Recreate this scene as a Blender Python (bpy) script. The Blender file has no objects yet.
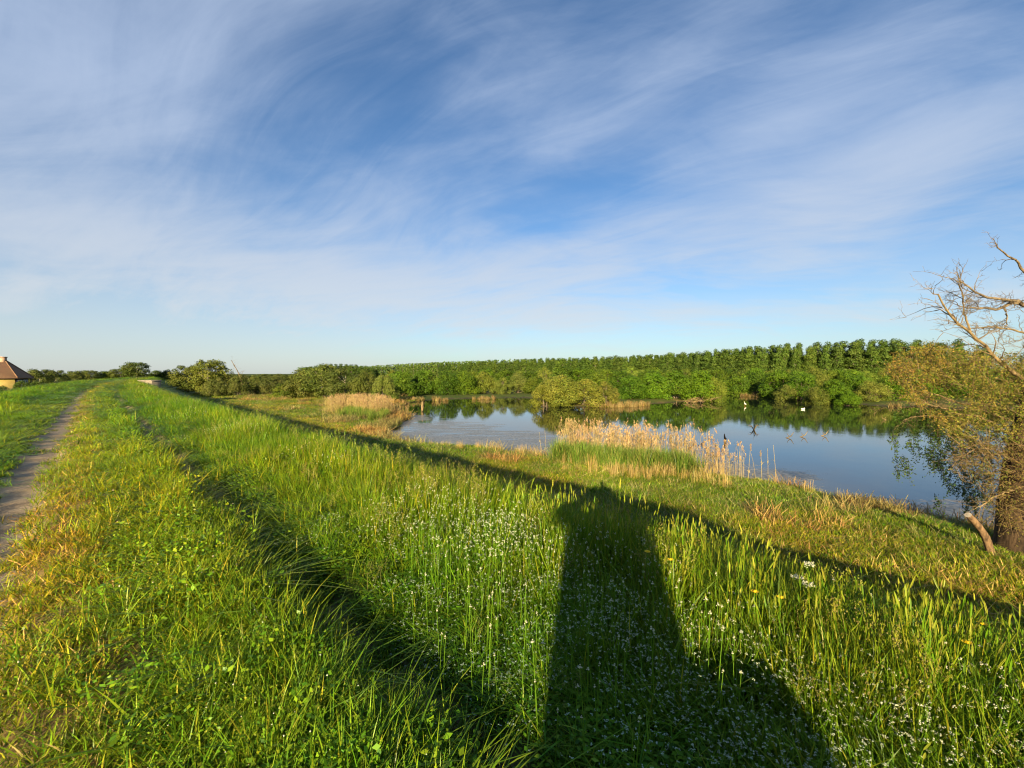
import bpy, math, random
import numpy as np
from mathutils import Vector, Matrix

SC = bpy.context.scene
COL = SC.collection
R = math.radians
PI = math.pi

# ------------------------------------------------------------------ camera, sky, sun, exposure
F = 420.0                       # focal length in pixels of the 1024 px wide frame
EYE = 1.60
PITCH = math.atan(11.0 / F)
cd = bpy.data.cameras.new('camera')
cam = bpy.data.objects.new('camera', cd)
COL.objects.link(cam)
cd.sensor_width = 36.0
cd.lens = F / 1024 * 36.0
cd.clip_start = 0.02
cd.clip_end = 6000
cam.location = (0, 0, EYE)
cam.rotation_euler = (PI / 2 - PITCH, 0, 0)
SC.camera = cam

SUN_AZ = R(12.0)                # the light travels this far right of the view
SUN_EL = R(14.4)
sl = bpy.data.lights.new('sun', 'SUN')
sl.energy = 5.0
sl.angle = R(0.55)
sl.color = (1.0, 0.81, 0.47)
sun = bpy.data.objects.new('sun', sl)
COL.objects.link(sun)
trav = Vector((math.sin(SUN_AZ) * math.cos(SUN_EL), math.cos(SUN_AZ) * math.cos(SUN_EL), -math.sin(SUN_EL)))
sun.rotation_euler = trav.to_track_quat('-Z', 'Y').to_euler()
sun.location = (-10, -40, 30)

SC.view_settings.view_transform = 'Standard'
SC.view_settings.look = 'None'
SC.view_settings.gamma = 1
SC.view_settings.exposure = 1.5
SC.view_settings.use_curve_mapping = False
SC.render.engine = 'CYCLES'
SC.cycles.use_denoising = True
SC.cycles.use_light_tree = False
SC.cycles.max_bounces = 4
SC.cycles.diffuse_bounces = 2
SC.cycles.glossy_bounces = 2
SC.cycles.transmission_bounces = 2
SC.cycles.pixel_filter_type = 'BLACKMAN_HARRIS'
SC.cycles.filter_width = 1.15
SC.cycles.transparent_max_bounces = 4
SC.cycles.caustics_reflective = False
SC.cycles.caustics_refractive = False


class NT:
    """small helper round a node tree"""
    def __init__(s, tree):
        s.t = tree
        s.n = tree.nodes
        s.l = tree.links

    def new(s, kind, **kw):
        nd = s.n.new(kind)
        for k, v in kw.items():
            setattr(nd, k, v)
        return nd

    def link(s, a, b):
        s.l.new(a, b)

    def put(s, sock, v):
        if hasattr(v, 'is_linked') or isinstance(v, bpy.types.NodeSocket):
            s.l.new(v, sock)
        elif v is not None:
            if sock.type == 'RGBA' and len(v) == 3:
                v = (*v, 1)
            sock.default_value = v

    def math(s, op, a, b=None, c=None, clamp=False):
        nd = s.new('ShaderNodeMath', operation=op, use_clamp=clamp)
        for i, x in enumerate((a, b, c)):
            if x is not None:
                s.put(nd.inputs[i], x)
        return nd.outputs[0]

    def vmath(s, op, a, b=None):
        nd = s.new('ShaderNodeVectorMath', operation=op)
        s.put(nd.inputs[0], a)
        if b is not None:
            s.put(nd.inputs[1], b)
        return nd.outputs['Value'] if op in ('DOT_PRODUCT', 'LENGTH', 'DISTANCE') else nd.outputs[0]

    def mix(s, fac, a, b, blend='MIX'):
        nd = s.new('ShaderNodeMix', data_type='RGBA', blend_type=blend)
        s.put(nd.inputs[0], fac)
        s.put(nd.inputs[6], a)
        s.put(nd.inputs[7], b)
        return nd.outputs[2]

    def noise(s, vec, scale, detail=4, rough=.55, dist=0.0):
        nd = s.new('ShaderNodeTexNoise')
        if vec is not None:
            s.link(vec, nd.inputs['Vector'])
        nd.inputs['Scale'].default_value = scale
        nd.inputs['Detail'].default_value = detail
        nd.inputs['Roughness'].default_value = rough
        nd.inputs['Distortion'].default_value = dist
        return nd.outputs['Fac']

    def ramp(s, v, lo, hi, a=0.0, b=1.0, kind='SMOOTHSTEP'):
        nd = s.new('ShaderNodeMapRange', interpolation_type=kind)
        nd.clamp = True
        s.put(nd.inputs[0], v)
        for i, x in zip((1, 2, 3, 4), (lo, hi, a, b)):
            nd.inputs[i].default_value = x
        return nd.outputs[0]

    def attr(s, name, kind='GEOMETRY'):
        nd = s.new('ShaderNodeAttribute', attribute_name=name, attribute_type=kind)
        return nd


def build_sky():
    w = bpy.data.worlds.new('World')
    SC.world = w
    w.use_nodes = True
    w.node_tree.nodes.clear()
    k = NT(w.node_tree)
    sky = k.new('ShaderNodeTexSky', sky_type='NISHITA')
    sky.sun_disc = False
    sky.sun_elevation = SUN_EL
    sky.sun_rotation = PI + SUN_AZ
    sky.altitude = 80
    sky.air_density = 1.0
    sky.dust_density = 0.6
    sky.ozone_density = 2.2
    tc = k.new('ShaderNodeTexCoord')
    d = k.vmath('NORMALIZE', tc.outputs['Generated'])
    sp = k.new('ShaderNodeSeparateXYZ')
    k.link(d, sp.inputs[0])
    x, y, z = sp.outputs
    zz = k.math('ADD', k.math('MAXIMUM', z, 0.0), 0.24)
    px = k.math('DIVIDE', x, zz)
    py = k.math('DIVIDE', y, zz)
    cb = k.new('ShaderNodeCombineXYZ')
    k.link(px, cb.inputs[0])
    k.link(py, cb.inputs[1])
    P = cb.outputs[0]                       # a flat layer of cloud above the land

    wn = k.new('ShaderNodeTexNoise')
    k.link(P, wn.inputs['Vector'])
    wn.inputs['Scale'].default_value = .55
    wn.inputs['Detail'].default_value = 2
    wv = k.new('ShaderNodeVectorMath', operation='MULTIPLY_ADD')
    k.link(wn.outputs['Color'], wv.inputs[0])
    wv.inputs[1].default_value = (.80, .80, 0)
    k.link(P, wv.inputs[2])
    PW = wv.outputs[0]

    def streak(rot, sx, sy, scale, detail, dist, off):
        r = k.new('ShaderNodeMapping')
        r.inputs['Rotation'].default_value = (0, 0, rot)
        k.link(PW, r.inputs[0])
        m = k.new('ShaderNodeMapping')
        m.inputs['Location'].default_value = off
        m.inputs['Scale'].default_value = (sx, sy, 1)
        k.link(r.outputs[0], m.inputs[0])
        return k.noise(m.outputs[0], scale, detail, .60, dist)

    def blob(az, el, sa, se, tilt=0.0):
        """soft patch of the layer round a compass direction: az right of north, el above the horizon, degrees"""
        ca = k.math('ARCTAN2', x, y)
        ce = k.math('ARCSINE', z)
        da = k.math('SUBTRACT', ca, R(az))
        de = k.math('SUBTRACT', ce, R(el))
        c, s_ = math.cos(R(tilt)), math.sin(R(tilt))
        a2 = k.math('ADD', k.math('MULTIPLY', da, c), k.math('MULTIPLY', de, s_))
        e2 = k.math('SUBTRACT', k.math('MULTIPLY', de, c), k.math('MULTIPLY', da, s_))
        q = k.math('ADD', k.math('POWER', k.math('DIVIDE', a2, R(sa)), 2.0), k.math('POWER', k.math('DIVIDE', e2, R(se)), 2.0))
        return k.math('EXPONENT', k.math('MULTIPLY', q, -1.0))

    n1 = streak(R(22), .80, 1.45, .95, 8, .9, (3.1, 1.7, 0))
    n2 = streak(R(6), .60, 2.0, 1.7, 8, .9, (7.7, 4.2, 0))
    n3 = streak(R(-8), 1.0, 1.2, .55, 4, .4, (1.2, 9.3, 0))
    fine = streak(R(30), .60, 3.0, 3.0, 9, 1.2, (2.2, 0.3, 0))
    soft = streak(R(16), .9, 1.3, 2.2, 8, 1.0, (5.2, 2.3, 0))
    base = k.math('ADD', k.math('MULTIPLY', n1, .34), k.math('ADD', k.math('MULTIPLY', n2, .28), k.math('ADD', k.math('MULTIPLY', fine, .18), k.math('MULTIPLY', soft, .20))))
    cover = k.math('MULTIPLY', k.math('SUBTRACT', n3, .5), .55)
    for (az, el, sa, se, t, amt) in (
            (-46, 33, 15, 11, -20, .13), (-22, 44, 14, 4, 12, .15), (-40, 15, 24, 8, 0, .13),
            (-5, 13, 26, 3.0, 2, .11), (12, 30, 12, 3.0, 18, .13), (34, 27, 16, 4.0, 14, .14), (36, 16, 18, 4.0, 6, .14),
            (18, 14, 16, 2.4, 4, .10), (-14, 33, 9, 5, 0, -.10), (10, 40, 10, 5, 10, -.05), (6, 22, 14, 2.6, 8, -.07),
            (34, 9, 14, 2.5, 0, -.06), (-10, 8, 40, 3.5, 1, .13), (20, 6, 34, 2.4, 0, .14), (-30, 12, 20, 2.2, -3, .10), (8, 16, 16, 1.8, 4, .09), (38, 12, 14, 1.8, 5, .09), (20, 19, 20, 2.2, 7, .10), (44, 21, 9, 3, 8, .10), (30, 38, 10, 4, 10, .05), (-14, 21, 10, 3, -10, .06)):
        cover = k.math('ADD', cover, k.math('MULTIPLY', blob(az, el, sa, se, t), amt))
    den = k.ramp(k.math('ADD', base, cover), .33, .80)
    den = k.math('MULTIPLY', den, .80)
    # thin milky veil low over the land
    low = k.ramp(z, 0.0, .40, .62, 0.0)
    veil = k.math('MULTIPLY', low, k.ramp(k.math('ADD', n1, k.math('MULTIPLY', blob(-50, 4, 40, 16), .40)), .30, .78, .50, 1.0))
    den = k.math('MAXIMUM', den, veil)
    skyc = k.mix(1.0, sky.outputs[0], (0.78, 1.03, 1.26), 'MULTIPLY')
    cloud = k.mix(k.ramp(z, 0.0, .5), (5.8, 5.95, 6.0), (4.0, 4.85, 6.4))
    colr = k.mix(den, skyc, cloud)
    bg = k.new('ShaderNodeBackground')
    k.link(colr, bg.inputs[0])
    bg.inputs[1].default_value = 0.0455
    out = k.new('ShaderNodeOutputWorld')
    k.link(bg.outputs[0], out.inputs[0])


build_sky()

# ------------------------------------------------------------------ helpers
rng = np.random.default_rng(7)
random.seed(7)


def link_mesh(name, V, Fc, mats=(), parent=None, cols=None, smooth=False, midx=None, loc=None):
    me = bpy.data.meshes.new(name)
    V = np.asarray(V, dtype=np.float32).reshape(-1, 3)
    set_mesh(me, V, Fc)
    if cols is not None:
        a = me.color_attributes.new('bcol', 'FLOAT_COLOR', 'POINT')
        c = np.ones((len(V), 4), np.float32)
        c[:, :3] = cols
        a.data.foreach_set('color', c.ravel())
    for m in mats:
        me.materials.append(m)
    if midx is not None:
        me.polygons.foreach_set('material_index', np.asarray(midx, np.int32))
    if smooth:
        me.polygons.foreach_set('use_smooth', np.ones(len(me.polygons), bool))
    o = bpy.data.objects.new(name, me)
    COL.objects.link(o)
    if parent is not None:
        o.parent = parent
    if loc is not None:
        o.location = loc
    return o


def set_mesh(me, V, Fc):
    """Fc: list of index arrays, each (n, k)"""
    if isinstance(Fc, np.ndarray):
        Fc = [Fc]
    Fc = [np.asarray(f, np.int32) for f in Fc if len(f)]
    nl = sum(f.size for f in Fc)
    nf = sum(len(f) for f in Fc)
    me.vertices.add(len(V))
    me.vertices.foreach_set('co', V.ravel())
    if nf:
        me.loops.add(nl)
        me.polygons.add(nf)
        me.loops.foreach_set('vertex_index', np.concatenate([f.ravel() for f in Fc]))
        tot = np.concatenate([np.full(len(f), f.shape[1], np.int32) for f in Fc])
        st = np.concatenate([[0], np.cumsum(tot)[:-1]]).astype(np.int32)
        me.polygons.foreach_set('loop_start', st)
    me.update(calc_edges=True)
    me.validate()


def tag(o, label=None, cat=None, group=None, kind=None):
    for k_, v in (('label', label), ('category', cat), ('group', group), ('kind', kind)):
        if v:
            o[k_] = v
    return o


def empty(name, loc, rz=0.0, sc=1.0):
    o = bpy.data.objects.new(name, None)
    COL.objects.link(o)
    o.location = loc
    o.rotation_euler = (0, 0, rz)
    if isinstance(sc, (int, float)):
        sc = (sc, sc, sc)
    o.scale = sc
    o.empty_display_size = .3
    return o


def kids(o):
    return [c for c in KIDS.get(o.name, [])]


KIDS = {}


def child(o, parent):
    o.parent = parent
    KIDS.setdefault(parent.name, []).append(o)
    return o


def copy_thing(o, loc, rz=0.0, sc=(1, 1, 1), color=None):
    c = o.copy()
    COL.objects.link(c)
    c.location = loc
    c.rotation_euler = (0, 0, rz)
    c.scale = sc
    if color is not None:
        c.color = (*color, 1)
    for ch in list(KIDS.get(o.name, [])):
        d = ch.copy()
        COL.objects.link(d)
        child(d, c)
        if color is not None:
            d.color = (*color, 1)
    return c


def h2(ix, iy, seed):
    n = (ix.astype(np.int64) * 374761393 + iy.astype(np.int64) * 668265263 + seed * 1442695041) & 0x7fffffff
    n = ((n ^ (n >> 13)) * 1274126177) & 0x7fffffff
    return ((n ^ (n >> 16)) & 0xffff) / 65535.0


def vnoise(x, y, s, seed=0, oct=1):
    x = np.asarray(x, float) / s
    y = np.asarray(y, float) / s
    out = np.zeros(np.broadcast(x, y).shape)
    amp, tot = 1.0, 0.0
    for o in range(oct):
        ix, iy = np.floor(x), np.floor(y)
        fx, fy = x - ix, y - iy
        fx = fx * fx * (3 - 2 * fx)
        fy = fy * fy * (3 - 2 * fy)
        a, b = h2(ix, iy, seed + o), h2(ix + 1, iy, seed + o)
        c, d = h2(ix, iy + 1, seed + o), h2(ix + 1, iy + 1, seed + o)
        out += amp * ((a * (1 - fx) + b * fx) * (1 - fy) + (c * (1 - fx) + d * fx) * fy)
        tot += amp
        amp *= .5
        x, y = x * 2.03 + 11.3, y * 2.03 + 5.1
    return out / tot


def sstep(x, a, b):
    t = np.clip((x - a) / (b - a), 0, 1)
    return t * t * (3 - 2 * t)


def at(px, py, z):
    """point of the photograph -> the spot at height z that is seen there"""
    a, b = (px - 512) / F, (384 - py) / F
    dy = math.cos(PITCH) + b * math.sin(PITCH)
    dz = -math.sin(PITCH) + b * math.cos(PITCH)
    t = (z - EYE) / dz
    return Vector((a * t, dy * t, z))


def at_depth(px, py, Y):
    a, b = (px - 512) / F, (384 - py) / F
    dy = math.cos(PITCH) + b * math.sin(PITCH)
    dz = -math.sin(PITCH) + b * math.cos(PITCH)
    t = Y / dy
    return Vector((a * t, Y, EYE + dz * t))


# ------------------------------------------------------------------ the land
WATER = -3.90
S2 = math.sqrt(.5)


def uv_of(X, Y):
    """along / across the dike (u along, v to the right), following its slow bend"""
    u = (-X + Y) * S2
    v = (X + Y) * S2
    b = np.maximum(u - 28, 0)
    return u, v - np.where(b < 150, b * b * 0.00052, 150 * 150 * .00052 + (b - 150) * .156)


def xy_of(u, v):
    b = np.maximum(u - 28, 0)
    v = v + np.where(b < 150, b * b * 0.00052, 150 * 150 * .00052 + (b - 150) * .156)
    return (-u + v) * S2, (u + v) * S2


# pond outline, seen in the photograph at the height of the water, clockwise from the right
POND_PX = [(1100, 575), (1024, 541), (985, 529), (955, 521), (915, 514), (880, 507), (845, 499), (800, 490), (760, 482), (700, 476), (640, 470),
           (580, 463), (545, 458), (500, 450), (455, 447), (415, 444), (388, 438), (386, 431), (402, 424), (412, 417), (398, 412),
           (396, 407), (412, 402.5), (440, 401), (480, 400), (520, 399.5), (540, 400.5), (533, 405), (545, 408.5), (580, 409), (618, 408.5), (632, 406.5), (645, 406),
           (665, 405), (690, 403.5), (700, 398), (730, 396.5), (775, 397.5), (800, 403), (850, 405.5), (880, 408), (930, 409), (1000, 411), (1100, 415), (1200, 430)]
POND = np.array([tuple(at(px, py - (2.0 if px > 430 and py < 412 else 0), WATER))[:2] for px, py in POND_PX])


def pond_sd(X, Y):
    """signed distance to the pond's shore (negative in the water)"""
    shp = np.shape(X)
    X = np.ravel(X).astype(float)
    Y = np.ravel(Y).astype(float)
    best = np.full(X.shape, 1e9)
    ins = np.zeros(X.shape, bool)
    n = len(POND)
    for i in range(n):
        x0, y0 = POND[i]
        x1, y1 = POND[(i + 1) % n]
        ex, ey = x1 - x0, y1 - y0
        t = np.clip(((X - x0) * ex + (Y - y0) * ey) / (ex * ex + ey * ey + 1e-9), 0, 1)
        best = np.minimum(best, np.hypot(X - x0 - t * ex, Y - y0 - t * ey))
        cr = ((y0 > Y) != (y1 > Y)) & (X < (x1 - x0) * (Y - y0) / (y1 - y0 + 1e-12) + x0)
        ins ^= cr
    sd = np.where(ins, -best, best)
    sd = sd + (vnoise(X, Y, 2.2, 41, 2) - .5) * np.clip(1.2 + best * .0, 0, 1.2)
    return sd.reshape(shp)


PROF_V = np.array([-400, -16, -14.5, -7.2, -6.0, -4.0, -1.35, -1.05, -.86, -.50, -.32, .1, .70, .92, 1.05, 1.22, 1.42, 1.9, 3.1, 3.7, 4.3, 5.1, 11.6, 14.0, 18, 400])
PROF_Z = np.array([-3.3, -3.3, -3.1, -1.0, -.62, -.24, .00, -.02, -.07, -.09, -.01, .02, .02, -.06, -.13, -.13, .0, .0, -.12, -.24, -.48, -.82, -3.42, -3.60, -3.9, -30])


def ground(X, Y, sd=None):
    X = np.asarray(X, float)
    Y = np.asarray(Y, float)
    if sd is None:
        sd = pond_sd(X, Y)
    u, v = uv_of(X, Y)
    wob = (vnoise(u, v * .3, 2.5, 5, 2) - .5) * .22
    dike = np.interp(v + wob * np.clip(1 - np.abs(v) / 5, .25, 1), PROF_V, PROF_Z)
    r = np.hypot(X, Y)
    dike = dike + (vnoise(X, Y, .7, 3, 3) - .5) * .07 + (vnoise(X, Y, 3.5, 9, 2) - .5) * .10 * sstep(np.abs(v), 1, 3)
    dike = dike + .32 * sstep(-v, 2.2, 4.0) * sstep(u, 22, 40) * sstep(-v, 9, 6)     # the shoulder swells further on
    land = WATER + np.where(sd > 0, np.minimum(.45, .14 * sd), np.maximum(-1.1, .16 * sd)) + (vnoise(X, Y, 4, 21, 3) - .5) * .16 * sstep(sd, .3, 2.5)
    land = np.where(v > 120, land + 0, land)
    left = np.where(v < -4, -3.3, -50.0)
    z = np.maximum(np.maximum(dike, land), left)
    return z


def axis(parts):
    out = [parts[0][0]]
    for a, b, st in parts:
        n = max(1, int(round((b - a) / st)))
        out += list(np.linspace(a, b, n + 1)[1:])
    return np.array(out)


def build_ground():
    def grow(a, b, s0, g):
        o, s = [a], s0
        while o[-1] < b:
            o.append(o[-1] + s)
            s *= g
        return o
    us = np.array(sorted([-x for x in grow(14, 1500, .4, 1.12)[1:]]) + list(np.arange(-14, 14, .11)) + grow(14, 2600, .13, 1.022))
    vs = np.array(sorted([-x for x in grow(9, 2500, .15, 1.10)[1:]]) + list(np.arange(-9, 6, .06)) + grow(6, 2600, .10, 1.022))
    U, Vv = np.meshgrid(us, vs, indexing='ij')
    X, Y = xy_of(U, Vv)
    sd = pond_sd(X, Y)
    Z = ground(X, Y, sd)
    nu, nv = U.shape
    idx = np.arange(nu * nv).reshape(nu, nv)
    f = np.stack([idx[:-1, :-1], idx[1:, :-1], idx[1:, 1:], idx[:-1, 1:]], -1).reshape(-1, 4)
    me = bpy.data.meshes.new('ground')
    set_mesh(me, np.stack([X, Y, Z], -1).reshape(-1, 3).astype(np.float32), f)
    me.polygons.foreach_set('use_smooth', np.ones(len(me.polygons), bool))
    # what grows or lies where: bare soil, dry straw, wet mud
    V2 = Vv + (vnoise(U, Vv, .5, 31, 3) - .5) * .22
    track = sstep(V2, -1.10, -.95) * sstep(V2, -.40, -.52) * sstep(U, 60, 40)
    track = np.maximum(track, .8 * sstep(np.abs(U - 43), 3.0, 1.2) * sstep(V2, -2.4, -1.6) * sstep(V2, .9, .2))
    rut = sstep(V2, .90, 1.0) * sstep(V2, 1.34, 1.22) * sstep(U, 70, 50) * (.55 + .45 * sstep(vnoise(U, Vv * .5, 1.4, 33, 2), .35, .6))
    dirt = np.maximum(track, rut * .95)
    dry = sstep(vnoise(X, Y, 2.2, 35, 3), .50, .72) * sstep(Vv, 11, 14) * sstep(sd, 26, 10)
    dry = dry * sstep(U, 62, 50)
    dry = np.maximum(dry, .6 * sstep(sd, 3.2, .8) * sstep(sd, -.5, .2) * sstep(Vv, 40, 32))
    dry = np.maximum(dry, .9 * sstep(V2, -.55, -.40) * sstep(V2, .40, -.1))
    mud = sstep(sd, .8, .1)
    for nm, arr in (('dirt', dirt), ('dry', dry), ('mud', mud)):
        a = me.attributes.new(nm, 'FLOAT', 'POINT')
        a.data.foreach_set('value', arr.ravel().astype(np.float32))
    m = bpy.data.materials.new('soil and turf')
    m.use_nodes = True
    k = NT(m.node_tree)
    bs = k.n['Principled BSDF']
    geo = k.new('ShaderNodeNewGeometry')
    P = geo.outputs['Position']
    nbig = k.noise(P, .35, 5, .6)
    nmid = k.noise(P, 2.3, 6, .65)
    nfin = k.noise(P, 38, 5, .7)
    turf = k.mix(k.ramp(nmid, .3, .7), (0.030, 0.058, 0.010), (0.085, 0.120, 0.018))
    turf = k.mix(k.ramp(nbig, .35, .7, 0, .6), turf, (0.13, 0.125, 0.028))
    turf = k.mix(k.ramp(nfin, .35, .65, 0, .55), turf, (0.018, 0.032, 0.008))
    straw = k.mix(k.ramp(nfin, .3, .7), (0.30, 0.20, 0.075), (0.13, 0.085, 0.035))
    soil = k.mix(k.ramp(nmid, .3, .7), (0.27, 0.20, 0.13), (0.45, 0.35, 0.24))
    soil = k.mix(k.ramp(nfin, .42, .7, 0, .6), soil, (0.10, 0.078, 0.058))
    vor = k.new('ShaderNodeTexVoronoi')
    k.link(P, vor.inputs['Vector'])
    vor.inputs['Scale'].default_value = 26
    peb = k.ramp(vor.outputs['Distance'], .10, .22, 1, 0)
    soil = k.mix(k.math('MULTIPLY', peb, k.ramp(nmid, .45, .6)), soil, (0.42, 0.38, 0.33))
    wet = k.mix(k.ramp(nmid, .35, .65), (0.030, 0.025, 0.018), (0.075, 0.062, 0.045))
    c = k.mix(k.attr('dry').outputs['Fac'], turf, straw)
    c = k.mix(k.attr('dirt').outputs['Fac'], c, soil)
    c = k.mix(k.attr('mud').outputs['Fac'], c, wet)
    k.link(c, bs.inputs['Base Color'])
    bs.inputs['Roughness'].default_value = .95
    bs.inputs['Specular IOR Level'].default_value = .15
    bp = k.new('ShaderNodeBump')
    bp.inputs['Strength'].default_value = .6
    bp.inputs['Distance'].default_value = .03
    k.link(k.math('ADD', nfin, k.math('MULTIPLY', nmid, 1.5)), bp.inputs['Height'])
    k.link(bp.outputs[0], bs.inputs['Normal'])
    me.materials.append(m)
    o = bpy.data.objects.new('ground', me)
    COL.objects.link(o)
    tag(o, 'earth dike, its ruts and the low land along the pond', kind='structure')


build_ground()


def build_water():
    m = bpy.data.materials.new('pond water')
    m.use_nodes = True
    k = NT(m.node_tree)
    bs = k.n['Principled BSDF']
    geo = k.new('ShaderNodeNewGeometry')
    P = geo.outputs['Position']
    sp = k.new('ShaderNodeSeparateXYZ')
    k.link(P, sp.inputs[0])
    bs.inputs['Base Color'].default_value = (0.012, 0.016, 0.010, 1)
    bs.inputs['Roughness'].default_value = .035
    bs.inputs['IOR'].default_value = 1.48
    bs.inputs['Specular IOR Level'].default_value = .5
    mp = k.new('ShaderNodeMapping')
    mp.inputs['Scale'].default_value = (1.0, 1.0, 1)
    k.link(P, mp.inputs[0])
    w1 = k.noise(mp.outputs[0], 1.1, 3, .5)
    w2 = k.noise(mp.outputs[0], 5.0, 3, .5)
    bp = k.new('ShaderNodeBump')
    bp.inputs['Strength'].default_value = .022
    bp.inputs['Distance'].default_value = .12
    k.link(k.math('ADD', w1, k.math('MULTIPLY', w2, .25)), bp.inputs['Height'])
    k.link(bp.outputs[0], bs.inputs['Normal'])
    # mats of floating weed along the near shore and in the shallow end
    alg = k.attr('weed').outputs['Fac']
    mm = k.new('ShaderNodeMapping')
    mm.inputs['Rotation'].default_value = (0, 0, R(-28))
    mm.inputs['Scale'].default_value = (.40, 1.7, 1)
    k.link(P, mm.inputs[0])
    na = k.noise(mm.outputs[0], .75, 7, .66, .5)
    nb = k.noise(P, 6.0, 4, .6)
    cov = k.ramp(k.math('ADD', k.math('ADD', k.math('MULTIPLY', na, .8), k.math('MULTIPLY', nb, .25)), k.math('MULTIPLY', alg, .52)), .77, .87)
    d = k.new('ShaderNodeBsdfPrincipled')
    k.link(k.mix(k.ramp(nb, .3, .7), (0.09, 0.09, 0.075), (0.27, 0.255, 0.23)), d.inputs['Base Color'])
    d.inputs['Roughness'].default_value = .5
    mx = k.new('ShaderNodeMixShader')
    k.link(k.math('MULTIPLY', cov, .82), mx.inputs[0])
    k.link(bs.outputs[0], mx.inputs[1])
    k.link(d.outputs[0], mx.inputs[2])
    k.link(mx.outputs[0], k.n['Material Output'].inputs[0])
    x0, y0 = POND.min(0) - 4
    x1, y1 = POND.max(0) + 4
    n = 220
    X, Y = np.meshgrid(np.linspace(x0, x1, n), np.linspace(y0, y1, n), indexing='ij')
    sd = pond_sd(X, Y)
    u, v = uv_of(X, Y)
    weed = np.maximum(sstep(-sd, 8.5, .5) * sstep(v, 34, 27) * 1.0, sstep(u, 12, 22) * sstep(v, 36, 27) * .66)
    weed = weed * (.35 + .65 * sstep(vnoise(X, Y, 6, 77, 2), .25, .55))
    V = np.stack([X, Y, np.full_like(X, WATER)], -1).reshape(-1, 3)
    idx = np.arange(n * n).reshape(n, n)
    f = np.stack([idx[:-1, :-1], idx[1:, :-1], idx[1:, 1:], idx[:-1, 1:]], -1).reshape(-1, 4)
    keep = (sd.reshape(-1)[f] < 3.0).any(1)
    me = bpy.data.meshes.new('water')
    set_mesh(me, V.astype(np.float32), f[keep])
    a = me.attributes.new('weed', 'FLOAT', 'POINT')
    a.data.foreach_set('value', weed.ravel().astype(np.float32))
    me.materials.append(m)
    o = bpy.data.objects.new('water', me)
    COL.objects.link(o)
    tag(o, 'still pond with mats of floating weed', kind='structure')


build_water()

# ------------------------------------------------------------------ materials of plants


def plant_mat(name, trans=.35, rough=.5, tint=None, spec=.25):
    m = bpy.data.materials.new(name)
    m.use_nodes = True
    k = NT(m.node_tree)
    bs = k.n['Principled BSDF']
    c = k.attr('bcol').outputs['Color']
    if tint == 'instancer':
        c = k.mix(1.0, c, k.attr('tint', 'INSTANCER').outputs['Color'], 'MULTIPLY')
    elif tint == 'object':
        oi = k.new('ShaderNodeObjectInfo')
        c = k.mix(1.0, c, oi.outputs['Color'], 'MULTIPLY')
    k.link(c, bs.inputs['Base Color'])
    bs.inputs['Roughness'].default_value = rough
    bs.inputs['Specular IOR Level'].default_value = spec
    if trans:
        t = k.new('ShaderNodeBsdfTranslucent')
        k.link(k.mix(1.0, c, (1.25, 1.2, .6), 'MULTIPLY'), t.inputs[0])
        mx = k.new('ShaderNodeMixShader')
        mx.inputs[0].default_value = trans
        k.link(bs.outputs[0], mx.inputs[1])
        k.link(t.outputs[0], mx.inputs[2])
        k.link(mx.outputs[0], k.n['Material Output'].inputs[0])
    return m


M_GRASS = plant_mat('grass blades', .24, .38, 'instancer', .14)
M_LEAF = plant_mat('tree leaves', .16, .55, 'object', .12)
M_FLOWER = plant_mat('petals and stems', .25, .6)


def bark(name, a, b, scale=6.0):
    m = bpy.data.materials.new(name)
    m.use_nodes = True
    k = NT(m.node_tree)
    bs = k.n['Principled BSDF']
    tc = k.new('ShaderNodeTexCoord')
    mp = k.new('ShaderNodeMapping')
    mp.inputs['Scale'].default_value = (1, 1, .25)
    k.link(tc.outputs['Object'], mp.inputs[0])
    n = k.noise(mp.outputs[0], scale, 6, .65, .4)
    k.link(k.mix(k.ramp(n, .3, .7), a, b), bs.inputs['Base Color'])
    bs.inputs['Roughness'].default_value = .9
    bs.inputs['Specular IOR Level'].default_value = .15
    bp = k.new('ShaderNodeBump')
    bp.inputs['Strength'].default_value = .8
    bp.inputs['Distance'].default_value = .03
    k.link(n, bp.inputs['Height'])
    k.link(bp.outputs[0], bs.inputs['Normal'])
    return m


M_BARK = bark('bark', (0.06, 0.045, 0.032), (0.20, 0.16, 0.115))
M_DARKBARK = bark('furrowed dark bark', (0.014, 0.010, 0.007), (0.075, 0.048, 0.028), 7)
M_STUMP = bark('brown stump bark', (0.05, 0.032, 0.02), (0.24, 0.15, 0.08), 12)
M_PALE = bark('pale bark', (0.20, 0.17, 0.13), (0.42, 0.36, 0.28))
M_DEAD = bark('dead wood', (0.06, 0.045, 0.032), (0.25, 0.185, 0.115), 9)
M_GOLDWOOD = bark('barkless branches', (0.10, 0.07, 0.036), (0.29, 0.205, 0.10), 9)


# ------------------------------------------------------------------ tubes
def tube(pts, radii, seg=6, cap=True):
    pts = np.asarray(pts, float)
    n = len(pts)
    T = np.gradient(pts, axis=0)
    T /= np.linalg.norm(T, axis=1)[:, None] + 1e-9
    up = np.array([0, 0, 1.0]) if abs(T[0][2]) < .9 else np.array([1.0, 0, 0])
    N = np.cross(T, up)
    N /= np.linalg.norm(N, axis=1)[:, None] + 1e-9
    B = np.cross(T, N)
    a = np.linspace(0, 2 * PI, seg, endpoint=False)
    V = pts[:, None, :] + np.asarray(radii)[:, None, None] * (np.cos(a)[None, :, None] * N[:, None, :] + np.sin(a)[None, :, None] * B[:, None, :])
    idx = np.arange(n * seg).reshape(n, seg)
    nx = np.roll(idx, -1, 1)
    f = np.stack([idx[:-1], nx[:-1], nx[1:], idx[1:]], -1).reshape(-1, 4)
    return V.reshape(-1, 3), f


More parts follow.
